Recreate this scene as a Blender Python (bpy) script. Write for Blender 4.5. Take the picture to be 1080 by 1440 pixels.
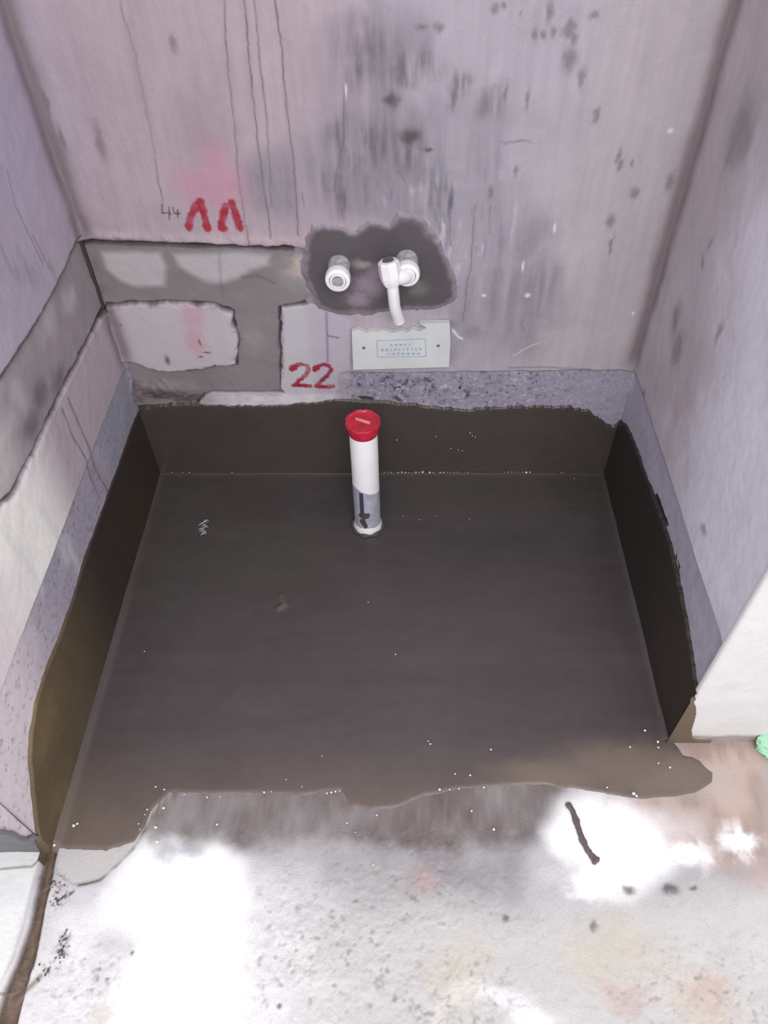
import bpy, bmesh, math, random
import numpy as np
from mathutils import Vector, Matrix

for o in list(bpy.data.objects):
    bpy.data.objects.remove(o)
S = bpy.context.scene
COL = S.collection
random.seed(7)

# ------------------------------------------------------------------ camera
cam_d = bpy.data.cameras.new('camera')
cam = bpy.data.objects.new('camera', cam_d)
COL.objects.link(cam)
cam.location = (0.5440, -1.2032, 1.2366)
cam.rotation_euler = (math.radians(90 - 48.655), 0, 0)
cam_d.sensor_fit = 'VERTICAL'
cam_d.sensor_height = 24.0
cam_d.lens = 24.0 * 1077.0 / 1440.0
cam_d.shift_x = -25.0 / 1440.0
cam_d.clip_start = 0.02
S.camera = cam

# ------------------------------------------------------------------ sky and lamps
S.view_settings.view_transform = 'Standard'
S.view_settings.look = 'None'
S.view_settings.gamma = 1.0
S.view_settings.use_curve_mapping = False
S.view_settings.exposure = 0.0
wd = bpy.data.worlds.new('world')
S.world = wd
wd.use_nodes = True
wd.node_tree.nodes['Background'].inputs[0].default_value = (0.93, 0.93, 1.0, 1)
wd.node_tree.nodes['Background'].inputs[1].default_value = 1.04

def area(name, loc, target, sx, sy, power, color):
    d = bpy.data.lights.new(name, 'AREA')
    d.shape = 'RECTANGLE'; d.size = sx; d.size_y = sy
    d.energy = power; d.color = color
    o = bpy.data.objects.new(name, d); COL.objects.link(o)
    o.location = loc
    o.rotation_euler = (Vector(target) - Vector(loc)).to_track_quat('-Z', 'Y').to_euler()
    return o
area('window_light', (0.78, -2.15, 1.90), (0.42, -0.60, 0.05), 1.3, 1.1, 37, (1.0, 0.99, 0.97))

# ------------------------------------------------------------------ numeric helpers
def lin(r, g, b, k=1.0):
    a = np.array([r, g, b], dtype=np.float64) / 255.0
    return np.where(a <= 0.04045, a / 12.92, ((a + 0.055) / 1.055) ** 2.4) * k

def vnoise(u, v, seed):
    iu = np.floor(u).astype(np.int64); iv = np.floor(v).astype(np.int64)
    fu = u - iu; fv = v - iv
    fu = fu * fu * (3 - 2 * fu); fv = fv * fv * (3 - 2 * fv)
    T = np.random.RandomState(seed).rand(256, 256)
    a = T[iu & 255, iv & 255]; b = T[(iu + 1) & 255, iv & 255]
    c = T[iu & 255, (iv + 1) & 255]; d = T[(iu + 1) & 255, (iv + 1) & 255]
    return (a * (1 - fu) + b * fu) * (1 - fv) + (c * (1 - fu) + d * fu) * fv

def fbm(u, v, f, seed=0, octaves=4, fv=None):
    """smooth noise around 0, roughly -1..1; f = cells per metre"""
    fv = f if fv is None else fv
    s = 0.0; a = 1.0; t = 0.0
    for k in range(octaves):
        s = s + a * (vnoise(u * f * 2 ** k + 13.7 * k, v * fv * 2 ** k + 7.3 * k, seed + k) * 2 - 1)
        t += a; a *= 0.55
    return s / t * 1.6

def sstep(x, a, b):
    t = np.clip((x - a) / (b - a), 0, 1)
    return t * t * (3 - 2 * t)

def sd_poly(u, v, pts):
    """signed distance to a polygon, positive inside"""
    d = np.full(u.shape, 1e9); inside = np.zeros(u.shape, bool)
    n = len(pts)
    for i in range(n):
        x0, y0 = pts[i]; x1, y1 = pts[(i + 1) % n]
        ex, ey = x1 - x0, y1 - y0
        t = np.clip(((u - x0) * ex + (v - y0) * ey) / (ex * ex + ey * ey + 1e-12), 0, 1)
        d = np.minimum(d, np.hypot(u - x0 - t * ex, v - y0 - t * ey))
        if abs(ey) > 1e-12:
            c = ((y0 > v) != (y1 > v)) & (u < ex * (v - y0) / ey + x0)
            inside ^= c
    return np.where(inside, d, -d)

def d_line(u, v, pts):
    d = np.full(u.shape, 1e9)
    for (a, b) in zip(pts[:-1], pts[1:]):
        ex, ey = b[0] - a[0], b[1] - a[1]
        t = np.clip(((u - a[0]) * ex + (v - a[1]) * ey) / (ex * ex + ey * ey + 1e-12), 0, 1)
        d = np.minimum(d, np.hypot(u - a[0] - t * ex, v - a[1] - t * ey))
    return d

def near(v, pts_a, pts_b):
    """interpolate column b over column a (for edges given as height along a run)"""
    o = np.argsort(pts_a)
    return np.interp(v, np.array(pts_a)[o], np.array(pts_b)[o])

def mix(c, col, m):
    m = np.clip(m, 0, 1)[..., None]
    return c * (1 - m) + np.asarray(col) * m

def blobs(u, v, pts, warp=0.0, seed=50, freq=60):
    """sum of soft oval spots: (u, v, ru, rv)"""
    m = np.zeros(u.shape)
    if warp:
        u = u + warp * fbm(u, v, freq, seed, 3); v = v + warp * fbm(u, v, freq, seed + 9, 3)
    for (a, b, ra, rb) in pts:
        r2 = ((u - a) / ra) ** 2 + ((v - b) / rb) ** 2
        m = np.maximum(m, np.exp(-r2 ** 1.5))
    return m

def axis(*spans):
    """piecewise grid lines: (start, end, step), ..."""
    out = []
    for (a, b, s) in spans:
        n = max(1, int(round(abs(b - a) / s)))
        out.append(np.linspace(a, b, n, endpoint=False))
    out.append(np.array([spans[-1][1]]))
    return np.concatenate(out)

# ------------------------------------------------------------------ materials
def nodes_mat(name):
    m = bpy.data.materials.new(name); m.use_nodes = True
    return m, m.node_tree, m.node_tree.nodes['Principled BSDF']

def surface_mat(name, grain=900, bump=0.25, bdist=0.001, var=0.10, spec=0.4, coat=0.0, blotch=0.0):
    """colour and roughness come from attributes worked out per surface; grain and relief from noise nodes"""
    m, t, p = nodes_mat(name)
    N = t.nodes; L = t.links
    tc = N.new('ShaderNodeTexCoord')
    a = N.new('ShaderNodeAttribute'); a.attribute_name = 'tone'
    r = N.new('ShaderNodeAttribute'); r.attribute_name = 'gloss'
    n1 = N.new('ShaderNodeTexNoise'); n1.inputs['Scale'].default_value = grain
    n1.inputs['Detail'].default_value = 6
    L.new(tc.outputs['Object'], n1.inputs['Vector'])
    mr = N.new('ShaderNodeMapRange')
    mr.inputs['From Min'].default_value = 0.25; mr.inputs['From Max'].default_value = 0.75
    mr.inputs['To Min'].default_value = 1 - var; mr.inputs['To Max'].default_value = 1 + var
    L.new(n1.outputs['Fac'], mr.inputs['Value'])
    sc = N.new('ShaderNodeVectorMath'); sc.operation = 'SCALE'
    L.new(a.outputs['Color'], sc.inputs[0]); L.new(mr.outputs['Result'], sc.inputs['Scale'])
    L.new(sc.outputs['Vector'], p.inputs['Base Color'])
    L.new(r.outputs['Fac'], p.inputs['Roughness'])
    p.inputs['Specular IOR Level'].default_value = spec
    p.inputs['Coat Weight'].default_value = coat
    p.inputs['Coat Roughness'].default_value = 0.12
    b = N.new('ShaderNodeBump'); b.inputs['Strength'].default_value = bump
    b.inputs['Distance'].default_value = bdist
    L.new(n1.outputs['Fac'], b.inputs['Height']); L.new(b.outputs['Normal'], p.inputs['Normal'])
    return m

def plain(name, col, rough=0.4, spec=0.5, scale=120, var=0.08, bump=0.1, alpha=None, trans=0):
    m, t, p = nodes_mat(name)
    N = t.nodes; L = t.links
    tc = N.new('ShaderNodeTexCoord')
    n1 = N.new('ShaderNodeTexNoise'); n1.inputs['Scale'].default_value = scale; n1.inputs['Detail'].default_value = 4
    L.new(tc.outputs['Object'], n1.inputs['Vector'])
    cr = N.new('ShaderNodeValToRGB')
    c = np.array(col)
    cr.color_ramp.elements[0].position = 0.3; cr.color_ramp.elements[1].position = 0.7
    cr.color_ramp.elements[0].color = (*np.clip(c * (1 - var), 0, 1), 1)
    cr.color_ramp.elements[1].color = (*np.clip(c * (1 + var), 0, 1), 1)
    L.new(n1.outputs['Fac'], cr.inputs['Fac']); L.new(cr.outputs['Color'], p.inputs['Base Color'])
    p.inputs['Roughness'].default_value = rough
    p.inputs['Specular IOR Level'].default_value = spec
    if trans: p.inputs['Transmission Weight'].default_value = trans
    b = N.new('ShaderNodeBump'); b.inputs['Strength'].default_value = bump; b.inputs['Distance'].default_value = 0.001
    L.new(n1.outputs['Fac'], b.inputs['Height']); L.new(b.outputs['Normal'], p.inputs['Normal'])
    return m

M_wall = surface_mat('grimy_plaster', grain=350, bump=0.22, var=0.07)
M_mortar = surface_mat('cement_mortar', grain=500, bump=0.35, var=0.08)
M_floor = surface_mat('rough_concrete', grain=420, bump=0.5, bdist=0.0015, var=0.08)
M_coat = surface_mat('wet_waterproof_slurry', grain=260, bump=0.10, bdist=0.0006, var=0.06, spec=0.5, coat=0.0)

# ------------------------------------------------------------------ mesh helpers
def link(name, me, mat=None, parent=None, **props):
    o = bpy.data.objects.new(name, me); COL.objects.link(o)
    if mat is not None and me is not None: me.materials.append(mat)
    if parent is not None: o.parent = parent
    for k, v in props.items(): o[k] = v
    return o

def sheet(name, U, V, fn, mat, parent=None, flip=False, keep=None, back=None, smooth=True, **props):
    """grid surface; fn(u, v) -> (x, y, z, colour (n, 3), roughness). back = thickness vector of the solid behind it"""
    u, v = np.meshgrid(U, V, indexing='ij')
    x, y, z, c, r = fn(u, v)
    nu, nv = u.shape
    co = np.stack([x + 0 * u, y + 0 * u, z + 0 * u], -1).reshape(-1, 3)
    c = c.reshape(-1, 3); r = (r + 0 * u).reshape(-1)
    idx = np.arange(nu * nv).reshape(nu, nv)
    q = np.stack([idx[:-1, :-1], idx[1:, :-1], idx[1:, 1:], idx[:-1, 1:]], -1)
    if keep is not None:
        k = keep(u, v)
        kq = k[:-1, :-1] | k[1:, :-1] | k[1:, 1:] | k[:-1, 1:]
        q = q[kq]
    q = q.reshape(-1, 4)
    if back is not None:
        ring = np.concatenate([idx[:, 0], idx[-1, 1:], idx[-2::-1, -1], idx[0, -2:0:-1]])
        n0 = len(co)
        co = np.concatenate([co, co[ring] + np.array(back)])
        c = np.concatenate([c, c[ring]]); r = np.concatenate([r, r[ring]])
        m = len(ring); a = np.arange(m); b = (a + 1) % m
        q = np.concatenate([q, np.stack([ring[b], ring[a], n0 + a, n0 + b], -1)])
        j0, j1, j2, j3 = 0, nu - 1, nu - 1 + nv - 1, nu - 1 + nv - 1 + nu - 1
        q = np.concatenate([q, np.array([[n0 + j3, n0 + j2, n0 + j1, n0 + j0]])])
    if flip: q = q[:, ::-1]
    used = np.zeros(len(co), bool); used[q.reshape(-1)] = True
    re = np.cumsum(used) - 1
    q = re[q]; co = co[used]; c = c[used]; r = r[used]
    me = bpy.data.meshes.new(name)
    me.vertices.add(len(co)); me.vertices.foreach_set('co', co.astype(np.float32).ravel())
    me.loops.add(q.size); me.loops.foreach_set('vertex_index', q.astype(np.int32).ravel())
    me.polygons.add(len(q)); me.polygons.foreach_set('loop_start', np.arange(0, q.size, 4, dtype=np.int32))
    me.update(calc_edges=True)
    me.polygons.foreach_set('use_smooth', np.full(len(q), smooth))
    at = me.attributes.new('tone', 'FLOAT_COLOR', 'POINT')
    at.data.foreach_set('color', np.concatenate([np.clip(c, 0, 0.95), np.ones((len(c), 1))], 1).astype(np.float32).ravel())
    ar = me.attributes.new('gloss', 'FLOAT', 'POINT')
    ar.data.foreach_set('value', np.clip(r, 0.03, 1).astype(np.float32))
    me.validate()
    return link(name, me, mat, parent, **props)

def bm_obj(name, bm, mat, parent=None, smooth=True, **props):
    bmesh.ops.recalc_face_normals(bm, faces=bm.faces)
    me = bpy.data.meshes.new(name); bm.to_mesh(me); bm.free()
    if smooth:
        me.polygons.foreach_set('use_smooth', [True] * len(me.polygons))
        try: me.set_sharp_from_angle(angle=math.radians(40))
        except Exception: pass
    return link(name, me, mat, parent, **props)

def empty(name, loc, **props):
    o = bpy.data.objects.new(name, None); COL.objects.link(o); o.location = loc
    o.empty_display_size = 0.02
    for k, v in props.items(): o[k] = v
    return o

def frame_for(d):
    d = Vector(d).normalized()
    a = Vector((0, 0, 1)) if abs(d.z) < 0.9 else Vector((1, 0, 0))
    s = d.cross(a).normalized(); t = s.cross(d).normalized()
    return s, t, d

def lathe(bm, origin, direction, prof, n=40, sides=None, close=True):
    """prof = [(distance along, radius), ...]; closed at both ends"""
    s, t, d = frame_for(direction); o = Vector(origin); rings = []
    n = sides or n
    for (h, r) in prof:
        rings.append([bm.verts.new(o + d * h + (s * math.cos(2 * math.pi * k / n) + t * math.sin(2 * math.pi * k / n)) * r) for k in range(n)])
    for a, b in zip(rings[:-1], rings[1:]):
        for k in range(n):
            bm.faces.new((a[k], a[(k + 1) % n], b[(k + 1) % n], b[k]))
    if close:
        bm.faces.new(rings[0]); bm.faces.new(rings[-1])

def tube(bm, pts, rad, n=14, caps=True, squash=1.0):
    P = [Vector(p) for p in pts]; rings = []
    prev = None
    for i, p in enumerate(P):
        d = (P[min(i + 1, len(P) - 1)] - P[max(i - 1, 0)]).normalized()
        if prev is None: s, t, _ = frame_for(d)
        else:
            t = (prev - d * prev.dot(d)).normalized(); s = d.cross(t)
        prev = t
        r = rad[i] if isinstance(rad, (list, tuple)) else rad
        rings.append([bm.verts.new(p + s * math.cos(2 * math.pi * k / n) * r + t * math.sin(2 * math.pi * k / n) * r * squash) for k in range(n)])
    for a, b in zip(rings[:-1], rings[1:]):
        for k in range(n):
            bm.faces.new((a[k], a[(k + 1) % n], b[(k + 1) % n], b[k]))
    if caps:
        bm.faces.new(rings[0]); bm.faces.new(rings[-1])

def box(bm, lo, hi, bev=0.0):
    r = bmesh.ops.create_cube(bm, size=1.0)
    c = [(a + b) / 2 for a, b in zip(lo, hi)]; s = [b - a for a, b in zip(lo, hi)]
    for v in r['verts']: v.co = Vector((c[0] + v.co.x * s[0], c[1] + v.co.y * s[1], c[2] + v.co.z * s[2]))
    if bev:
        es = list({e for v in r['verts'] for e in v.link_edges})
        bmesh.ops.bevel(bm, geom=es, offset=bev, segments=2, affect='EDGES', profile=0.5)

def spline(pts, n=8):
    out = []
    P = [Vector(p) for p in pts]
    P = [P[0] * 2 - P[1]] + P + [P[-1] * 2 - P[-2]]
    for i in range(1, len(P) - 2):
        for k in range(n):
            t = k / n
            out.append(0.5 * ((2 * P[i]) + (P[i + 1] - P[i - 1]) * t + (2 * P[i - 1] - 5 * P[i] + 4 * P[i + 1] - P[i + 2]) * t * t + (3 * P[i] - P[i - 1] - 3 * P[i + 1] + P[i + 2]) * t ** 3))
    out.append(P[-2])
    return out

# ================================================================== BACK WALL (plane y = 0, x 0..1)
K = 0.80
PINK = lin(184, 166, 174, K); LAV = lin(188, 179, 190, K); WARM = lin(192, 182, 186, K)
GREY = lin(150, 142, 146, K); BLUE = lin(140, 134, 152, K); DARK = lin(84, 74, 82, K)
MORT = lin(140, 132, 132, K); PALE = lin(205, 197, 203, K)

CH_TOP = [(-0.0165,0.5662), (0.1034,0.5636), (0.2227,0.5557), (0.3195,0.5544), (0.3920,0.5505)]
CH_BOT = [(-0.0202,0.4347), (0.0714,0.4377), (0.2014,0.4407), (0.2457,0.4347)]
PANEL = [(0.0066,0.4377), (0.1048,0.4422), (0.2008,0.4377), (0.2320,0.4225), (0.2323,0.3595), (0.2209,0.3059), (0.1752,0.2990), (0.1201,0.2885), (0.0552,0.2920), (0.0249,0.3093), (-0.0143,0.3178)]
GAP = [(-0.0165,0.5662), (0.2236,0.5610), (0.3740,0.5531), (0.4283,0.5478), (0.4598,0.4377), (0.3824,0.4407), (0.3232,0.4317), (0.3021,0.2419), (0.3053,0.2327), (0.1630,0.2327), (0.1439,0.2234), (0.1093,0.1815), (0.0225,0.1579), (-0.0509,0.1619), (-0.0383,0.2920), (-0.0030,0.4225), (-0.0369,0.4225)]
WET = [(0.3956,0.5918), (0.4312,0.5918), (0.4664,0.5817), (0.4908,0.5994), (0.5203,0.5918), (0.5381,0.6118), (0.5675,0.6106), (0.5856,0.5918), (0.6081,0.5610), (0.6243,0.5236), (0.6410,0.4888), (0.6428,0.4555), (0.6129,0.4317), (0.5505,0.4317), (0.4853,0.4225), (0.4330,0.4225), (0.3948,0.4347), (0.3803,0.4745), (0.3748,0.5236), (0.3841,0.5701)]

def wall_back_fn(u, v):
    wu = u + 0.004 * fbm(u, v, 40, 3); wv = v + 0.004 * fbm(u, v, 40, 5)
    n_big = fbm(u, v, 2.2, 11, 4); n_mid = fbm(u, v, 9, 21, 4); n_fine = fbm(u, v, 70, 31, 4)
    streak = fbm(u, v, 55, 41, 4, fv=6)
    c = np.zeros(u.shape + (3,)) + PINK
    c = mix(c, LAV, sstep(u + 0.12 * n_big, 0.38, 0.58))
    c = mix(c, WARM, sstep(u + 0.08 * n_mid, 0.72, 0.86) * 0.9)
    c = mix(c, lin(188, 178, 200, K), sstep(0.12 - u, 0, 0.12) * sstep(v, 0.55, 0.8) * 0.45)
    c *= (1 + 0.05 * n_big + 0.06 * n_mid + 0.05 * streak + 0.025 * n_fine + 0.04 * fbm(u, v, 150, 47, 3, fv=12))[..., None]
    # blue-grey damp staining above the taps, running down in streaks
    damp = blobs(u, v, [(0.4971,0.8001,0.1,0.1), (0.4403,0.7288,0.07,0.12), (0.5386,0.7394,0.1,0.1), (0.5153,0.6503,0.13,0.09), (0.6259,0.7288,0.06,0.1), (0.6066,0.6620,0.09,0.12), (0.7022,0.6142,0.09,0.12), (0.3801,0.6735,0.05,0.1), (0.6796,0.7394,0.05,0.08), (0.6532,0.4526,0.09,0.12), (0.7447,0.4377,0.1,0.1)], 0.05, 60, 9)
    damp = damp * np.clip(0.62 + 0.45 * streak + 0.25 * n_mid, 0, 1)
    c = mix(c, lin(140, 134, 146, K), damp * 0.85)
    core = blobs(u, v, [(0.5389,0.8287,0.05,0.03), (0.4888,0.8563,0.06,0.04), (0.4621,0.7288,0.025,0.06), (0.4355,0.6562,0.03,0.05), (0.5115,0.7394,0.04,0.05), (0.6222,0.8001,0.018,0.03), (0.6764,0.7754,0.025,0.03), (0.5661,0.7126,0.04,0.05), (0.5951,0.6678,0.03,0.05)], 0.02, 62, 20)
    c = mix(c, lin(104, 97, 106, K), core * np.clip(0.55 + 0.7 * fbm(u, v, 110, 43, 4, fv=14) + 0.2 * n_fine, 0, 1) * 0.8)
    # pink dye bloom above the red stencil
    bloom = blobs(u, v, [(0.2518,0.6643,0.04,0.05), (0.2248,0.6597,0.045,0.035), (0.2496,0.7016,0.03,0.04)], 0.006, 64, 14)
    c = mix(c, lin(205, 140, 165, K), bloom * 0.55)
    c = mix(c, GREY, blobs(u, v, [(0.2424,0.7499,0.03,0.05)], 0.015, 66, 20) * 0.5)
    # dark soft spots
    sp = blobs(u, v, [(0.5548,0.7394,0.016,0.01), (0.5303,0.7883,0.012,0.012), (0.5825,0.7180,0.008,0.003)], 0.004, 68, 60)
    c = mix(c, lin(92, 76, 84, K), sp * 0.9)
    sp = blobs(u, v, [(0.7451,0.9016,0.006,0.014), (0.7796,0.8871,0.008,0.008), (0.7760,0.8793,0.01,0.008), (0.7853,0.8705,0.006,0.008), (0.7555,0.8776,0.006,0.008), (0.7421,0.8740,0.003,0.006), (0.7312,0.8740,0.005,0.008), (0.6698,0.9067,0.006,0.006), (0.6820,0.9108,0.005,0.004), (0.7064,0.8999,0.003,0.004), (0.8058,0.8991,0.007,0.005), (0.5715,0.8845,0.01,0.004), (0.5961,0.8845,0.006,0.006), (0.8043,0.8193,0.006,0.014), (0.7830,0.8426,0.012,0.018), (0.8359,0.7724,0.004,0.008), (0.8346,0.7683,0.005,0.01), (0.8817,0.7071,0.004,0.012), (0.8878,0.6939,0.004,0.01), (0.9052,0.6961,0.003,0.006), (0.9206,0.6480,0.006,0.01), (0.9728,0.6678,0.006,0.018), (0.7220,0.7288,0.025,0.002), (0.7236,0.6849,0.004,0.008), (0.9014,0.5571,0.003,0.02), (0.8899,0.6019,0.008,0.012), (0.6873,0.6503,0.004,0.012), (0.6217,0.8098,0.004,0.02), (0.6974,0.7982,0.003,0.012), (0.7297,0.7903,0.003,0.015), (0.6224,0.7952,0.006,0.02), (0.0799,0.7288,0.006,0.03), (0.0249,0.7341,0.004,0.02), (0.0174,0.7903,0.004,0.02), (0.2250,0.8652,0.006,0.012)], 0.003, 70, 80)
    c = mix(c, lin(118, 106, 118, K), sp * 0.65)
    sp = blobs(u, v, [(0.9523,0.7457,0.005,0.004), (0.7548,0.5167,0.002,0.01), (0.7705,0.4599,0.005,0.004), (0.7997,0.5893,0.002,0.008), (0.6911,0.4599,0.004,0.003), (0.9683,0.4225,0.003,0.004), (0.4619,0.8050,0.002,0.012)], 0.001, 72, 90)
    c = mix(c, lin(235, 232, 240, K), sp)
    # thin dark runs of water
    runs = [([(0.1625,0.9167), (0.1655,0.8472), (0.1638,0.7804), (0.1590,0.7126), (0.1534,0.6325)], 0.0009, .75), ([(0.3037,0.9167), (0.2951,0.8380), (0.2896,0.7288), (0.2837,0.6503), (0.2835,0.5571)], 0.0010, .8),
            ([(0.3307,0.9167), (0.3262,0.8287), (0.3226,0.7071), (0.3234,0.6385), (0.3227,0.5701)], 0.0011, .9), ([(0.3441,0.9167), (0.3418,0.8380), (0.3401,0.7394), (0.3299,0.6265)], 0.0009, .8),
            ([(0.3729,0.9167), (0.3745,0.8563), (0.3730,0.7903), (0.3746,0.7071), (0.3703,0.5765)], 0.0013, .85), ([(0.4627,0.8193), (0.4585,0.7804), (0.4534,0.7288), (0.4351,0.6503)], 0.0012, .8),
            ([(0.6108,0.6142), (0.6219,0.5765), (0.6107,0.4888)], 0.001, .5), ([(0.6638,0.6265), (0.6647,0.5636), (0.6596,0.4526), (0.6561,0.4041)], 0.0012, .6), ([(0.5899,0.6503), (0.5991,0.6142), (0.6123,0.5765)], .001, .6), ([(0.5384,0.6849), (0.5520,0.6620), (0.5557,0.6142)], .001, .6), ([(0.6894,0.6265), (0.6914,0.5765)], .001, .5), ([(0.6225,0.6142), (0.6276,0.5571)], .001, .5),
            ([(0.0159,0.7952), (0.0161,0.7499), (0.0185,0.7016)], .0012, .4)]
    for pts, w, s in runs:
        d = d_line(u + 0.0016 * fbm(u, v, 60, 77, 3), v, pts)
        c = mix(c, DARK, np.exp(-(d / w) ** 2) * s * np.clip(0.75 + 0.5 * n_mid, 0.2, 1))
        c = mix(c, GREY, np.exp(-(d / (w * 4)) ** 2) * 0.18)
    # drip loops beside the taps
    c = mix(c, lin(225, 222, 238, K), np.clip(fbm(u, v, 75, 79, 3, fv=22) - 0.35, 0, 1) * blobs(u, v, [(0.6085,0.6142,0.06,0.05), (0.6587,0.5636,0.05,0.06), (0.5729,0.6385,0.05,0.02), (0.7022,0.6142,0.03,0.05)]) * 1.3)
    c = mix(c, lin(110, 104, 120, K), np.clip(fbm(u, v, 80, 81, 3, fv=16) - 0.4, 0, 1) * blobs(u, v, [(0.6075,0.6385,0.07,0.05), (0.6707,0.5636,0.06,0.09), (0.5383,0.6503,0.06,0.03), (0.4112,0.6385,0.06,0.04)]) * 1.6)
    # red stencil, first number
    rn = 0.0012 * fbm(u, v, 160, 90, 3)
    for pts in ([(0.2095,0.6289), (0.1966,0.6118), (0.1878,0.5918)], [(0.2151,0.6337), (0.2182,0.6142), (0.2182,0.5893)], [(0.2567,0.6265), (0.2474,0.6068), (0.2431,0.5893)], [(0.2668,0.6313), (0.2698,0.6142), (0.2729,0.5893)]):
        d = d_line(u, v, pts) + rn * 1.5
        c = mix(c, lin(168, 40, 62, K), (1 - sstep(d, 0.0045, 0.0085)) * np.clip(0.92 + 0.25 * n_fine, 0.5, 1))
    for (a, b) in [(0.1884,0.5893), (0.2193,0.5893), (0.2465,0.5880), (0.2740,0.5893), (0.2670,0.6325), (0.2153,0.6349)]:
        d = np.hypot(u - a, v - b) + rn
        c = mix(c, lin(172, 48, 68, K), (1 - sstep(d, 0.004, 0.009)) * 0.9)
    # small black handwritten digits
    for pts in ([(0.1525,0.6289), (0.1491,0.6142), (0.1611,0.6155)], [(0.1630,0.6240), (0.1586,0.6044)], [(0.1608,0.6142), (0.1641,0.6130)], [(0.1691,0.6252), (0.1690,0.6142), (0.1784,0.6142)], [(0.1762,0.6204), (0.1732,0.6068)]):
        d = d_line(u, v, pts)
        c = mix(c, lin(55, 45, 55, K), (1 - sstep(d, 0.0006, 0.0016)) * 0.85)
    # chased-out gap, panel left standing inside it
    g = sd_poly(wu, wv, GAP)
    p = sd_poly(wu, wv, PANEL)
    gap = sstep(g, -0.002, 0.002) * (1 - sstep(p, -0.002, 0.001))
    rim = np.exp(-(p / 0.006) ** 2)
    c = mix(c, PALE, sstep(p, -0.001, 0.004) * 0.75)
    c = mix(c, lin(205, 160, 172, K), blobs(u, v, [(0.1599,0.4149,0.02,0.03), (0.1527,0.3595,0.018,0.04)], .004) * sstep(p, 0, 0.003) * 0.75)
    c = mix(c, lin(204, 200, 216, K), sstep(p, 0, 0.003) * sstep(u, 0.205, 0.25) * 0.6)
    c = mix(c, lin(96, 90, 92, K), blobs(u, v, [(0.0905,0.3178,0.006,0.012), (0.0215,0.3978,0.003,0.002), (0.1569,0.3263,0.006,0.002), (0.1712,0.3364,0.008,0.002), (0.1621,0.3595,0.002,0.008)], .002) * 0.9)
    c = mix(c, lin(112, 102, 104, K), rim * np.clip(n_fine * 1.2, 0, 1) * 0.7)
    # pale panel with the second number, right of the gap
    q = sd_poly(wu, wv, [(0.3252,0.4377), (0.3824,0.4407), (0.4204,0.4286), (0.4479,0.4072), (0.4449,0.2920), (0.4219,0.2815), (0.4047,0.1912), (0.2991,0.1912)])
    c = mix(c, lin(196, 190, 206, K), sstep(q, -0.002, 0.004) * 0.7)
    c = mix(c, lin(208, 206, 208, K), sstep(q, -0.002, 0.004) * sstep(0.385 - u, 0, 0.03) * 0.6)
    c = mix(c, lin(165, 110, 122, K), np.exp(-(d_line(u, v, [(0.3247,0.4225), (0.3173,0.3595), (0.3087,0.2744)]) / 0.003) ** 2) * (0.4 + 0.5 * n_fine))
    c = mix(c, lin(120, 114, 128, K), np.exp(-(d_line(u, v, [(0.4056,0.4225), (0.4035,0.3756), (0.4000,0.3093)]) / 0.0022) ** 2) * 0.7)
    c = mix(c, lin(105, 98, 112, K), np.exp(-(d_line(u, v, [(0.4046,0.3724), (0.4244,0.3676)]) / 0.0018) ** 2) * 0.8)
    # strip at the foot of the wall: bluish primer with dark specks, then a white crumbly rim
    edge = [(0.3656,0.2474), (0.4249,0.2850), (0.5370,0.2850), (0.7329,0.2885), (0.8165,0.2903), (1.0118,0.2920)]
    ez = near(u, [e[0] for e in edge], [e[1] for e in edge]) + 0.0015 * fbm(u, v, 50, 95, 3)
    prim = sstep(ez - v, -0.001, 0.002) * sstep(u, 0.40, 0.46)
    c = mix(c, lin(160, 154, 172, K) * (1 + 0.12 * fbm(u, v, 90, 97, 4))[..., None], prim * 0.95)
    c = mix(c, lin(92, 84, 98, K), prim * np.clip(fbm(u, v, 160, 98, 3) - 0.25, 0, 1) * 1.1)
    c = mix(c, lin(202, 200, 214, K), prim * np.clip(fbm(u, v, 200, 198, 3) - 0.3, 0, 1) * 1.2)
    inkz = blobs(u, v, [(0.4587,0.2565,0.008,0.014), (0.5199,0.2601,0.018,0.018), (0.5397,0.2474,0.016,0.02), (0.5653,0.2601,0.014,0.014), (0.5368,0.2159,0.02,0.008), (0.5935,0.2655,0.02,0.008), (0.6011,0.2474,0.01,0.012), (0.6659,0.2382,0.016,0.01), (0.7145,0.2565,0.006,0.012), (0.7149,0.2345,0.012,0.008), (0.6740,0.2234,0.01,0.008), (0.4789,0.2197,0.008,0.006), (0.3918,0.2159,0.006,0.006)], 0.006, 100, 60)
    c = mix(c, lin(58, 48, 68, K), inkz * np.clip(0.15 + 1.5 * fbm(u, v, 130, 99, 3), 0, 1))
    c = mix(c, lin(90, 84, 98, K), np.exp(-((v - ez) / 0.0016) ** 2) * sstep(u, 0.42, 0.5) * np.clip(0.5 + 0.6 * n_mid, 0.1, 1) * 0.7)
    c = mix(c, lin(120, 112, 128, K), np.exp(-(d_line(u, v, [(0.7529,0.2972), (0.8293,0.2990), (0.8716,0.2955), (0.9137,0.2937)]) / 0.002) ** 2) * 0.6)
    wr = sstep(0.236 - v, 0, 0.012) * sstep(u, 0.13, 0.22) * (1 - sstep(u, 0.36, 0.47))
    c = mix(c, lin(226, 220, 224, K), wr * np.clip(0.8 + 0.4 * n_fine, 0, 1))
    c = mix(c, lin(178, 172, 190, K), sstep(0.30 - v, 0, 0.04) * sstep(u, 0.80, 0.92) * 0.5)
    c = mix(c, lin(226, 224, 232, K), np.exp(-(d_line(u, v, [(0.7595,0.3263), (0.7845,0.3463), (0.8035,0.3562)]) / 0.0015) ** 2) * 0.6)
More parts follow.
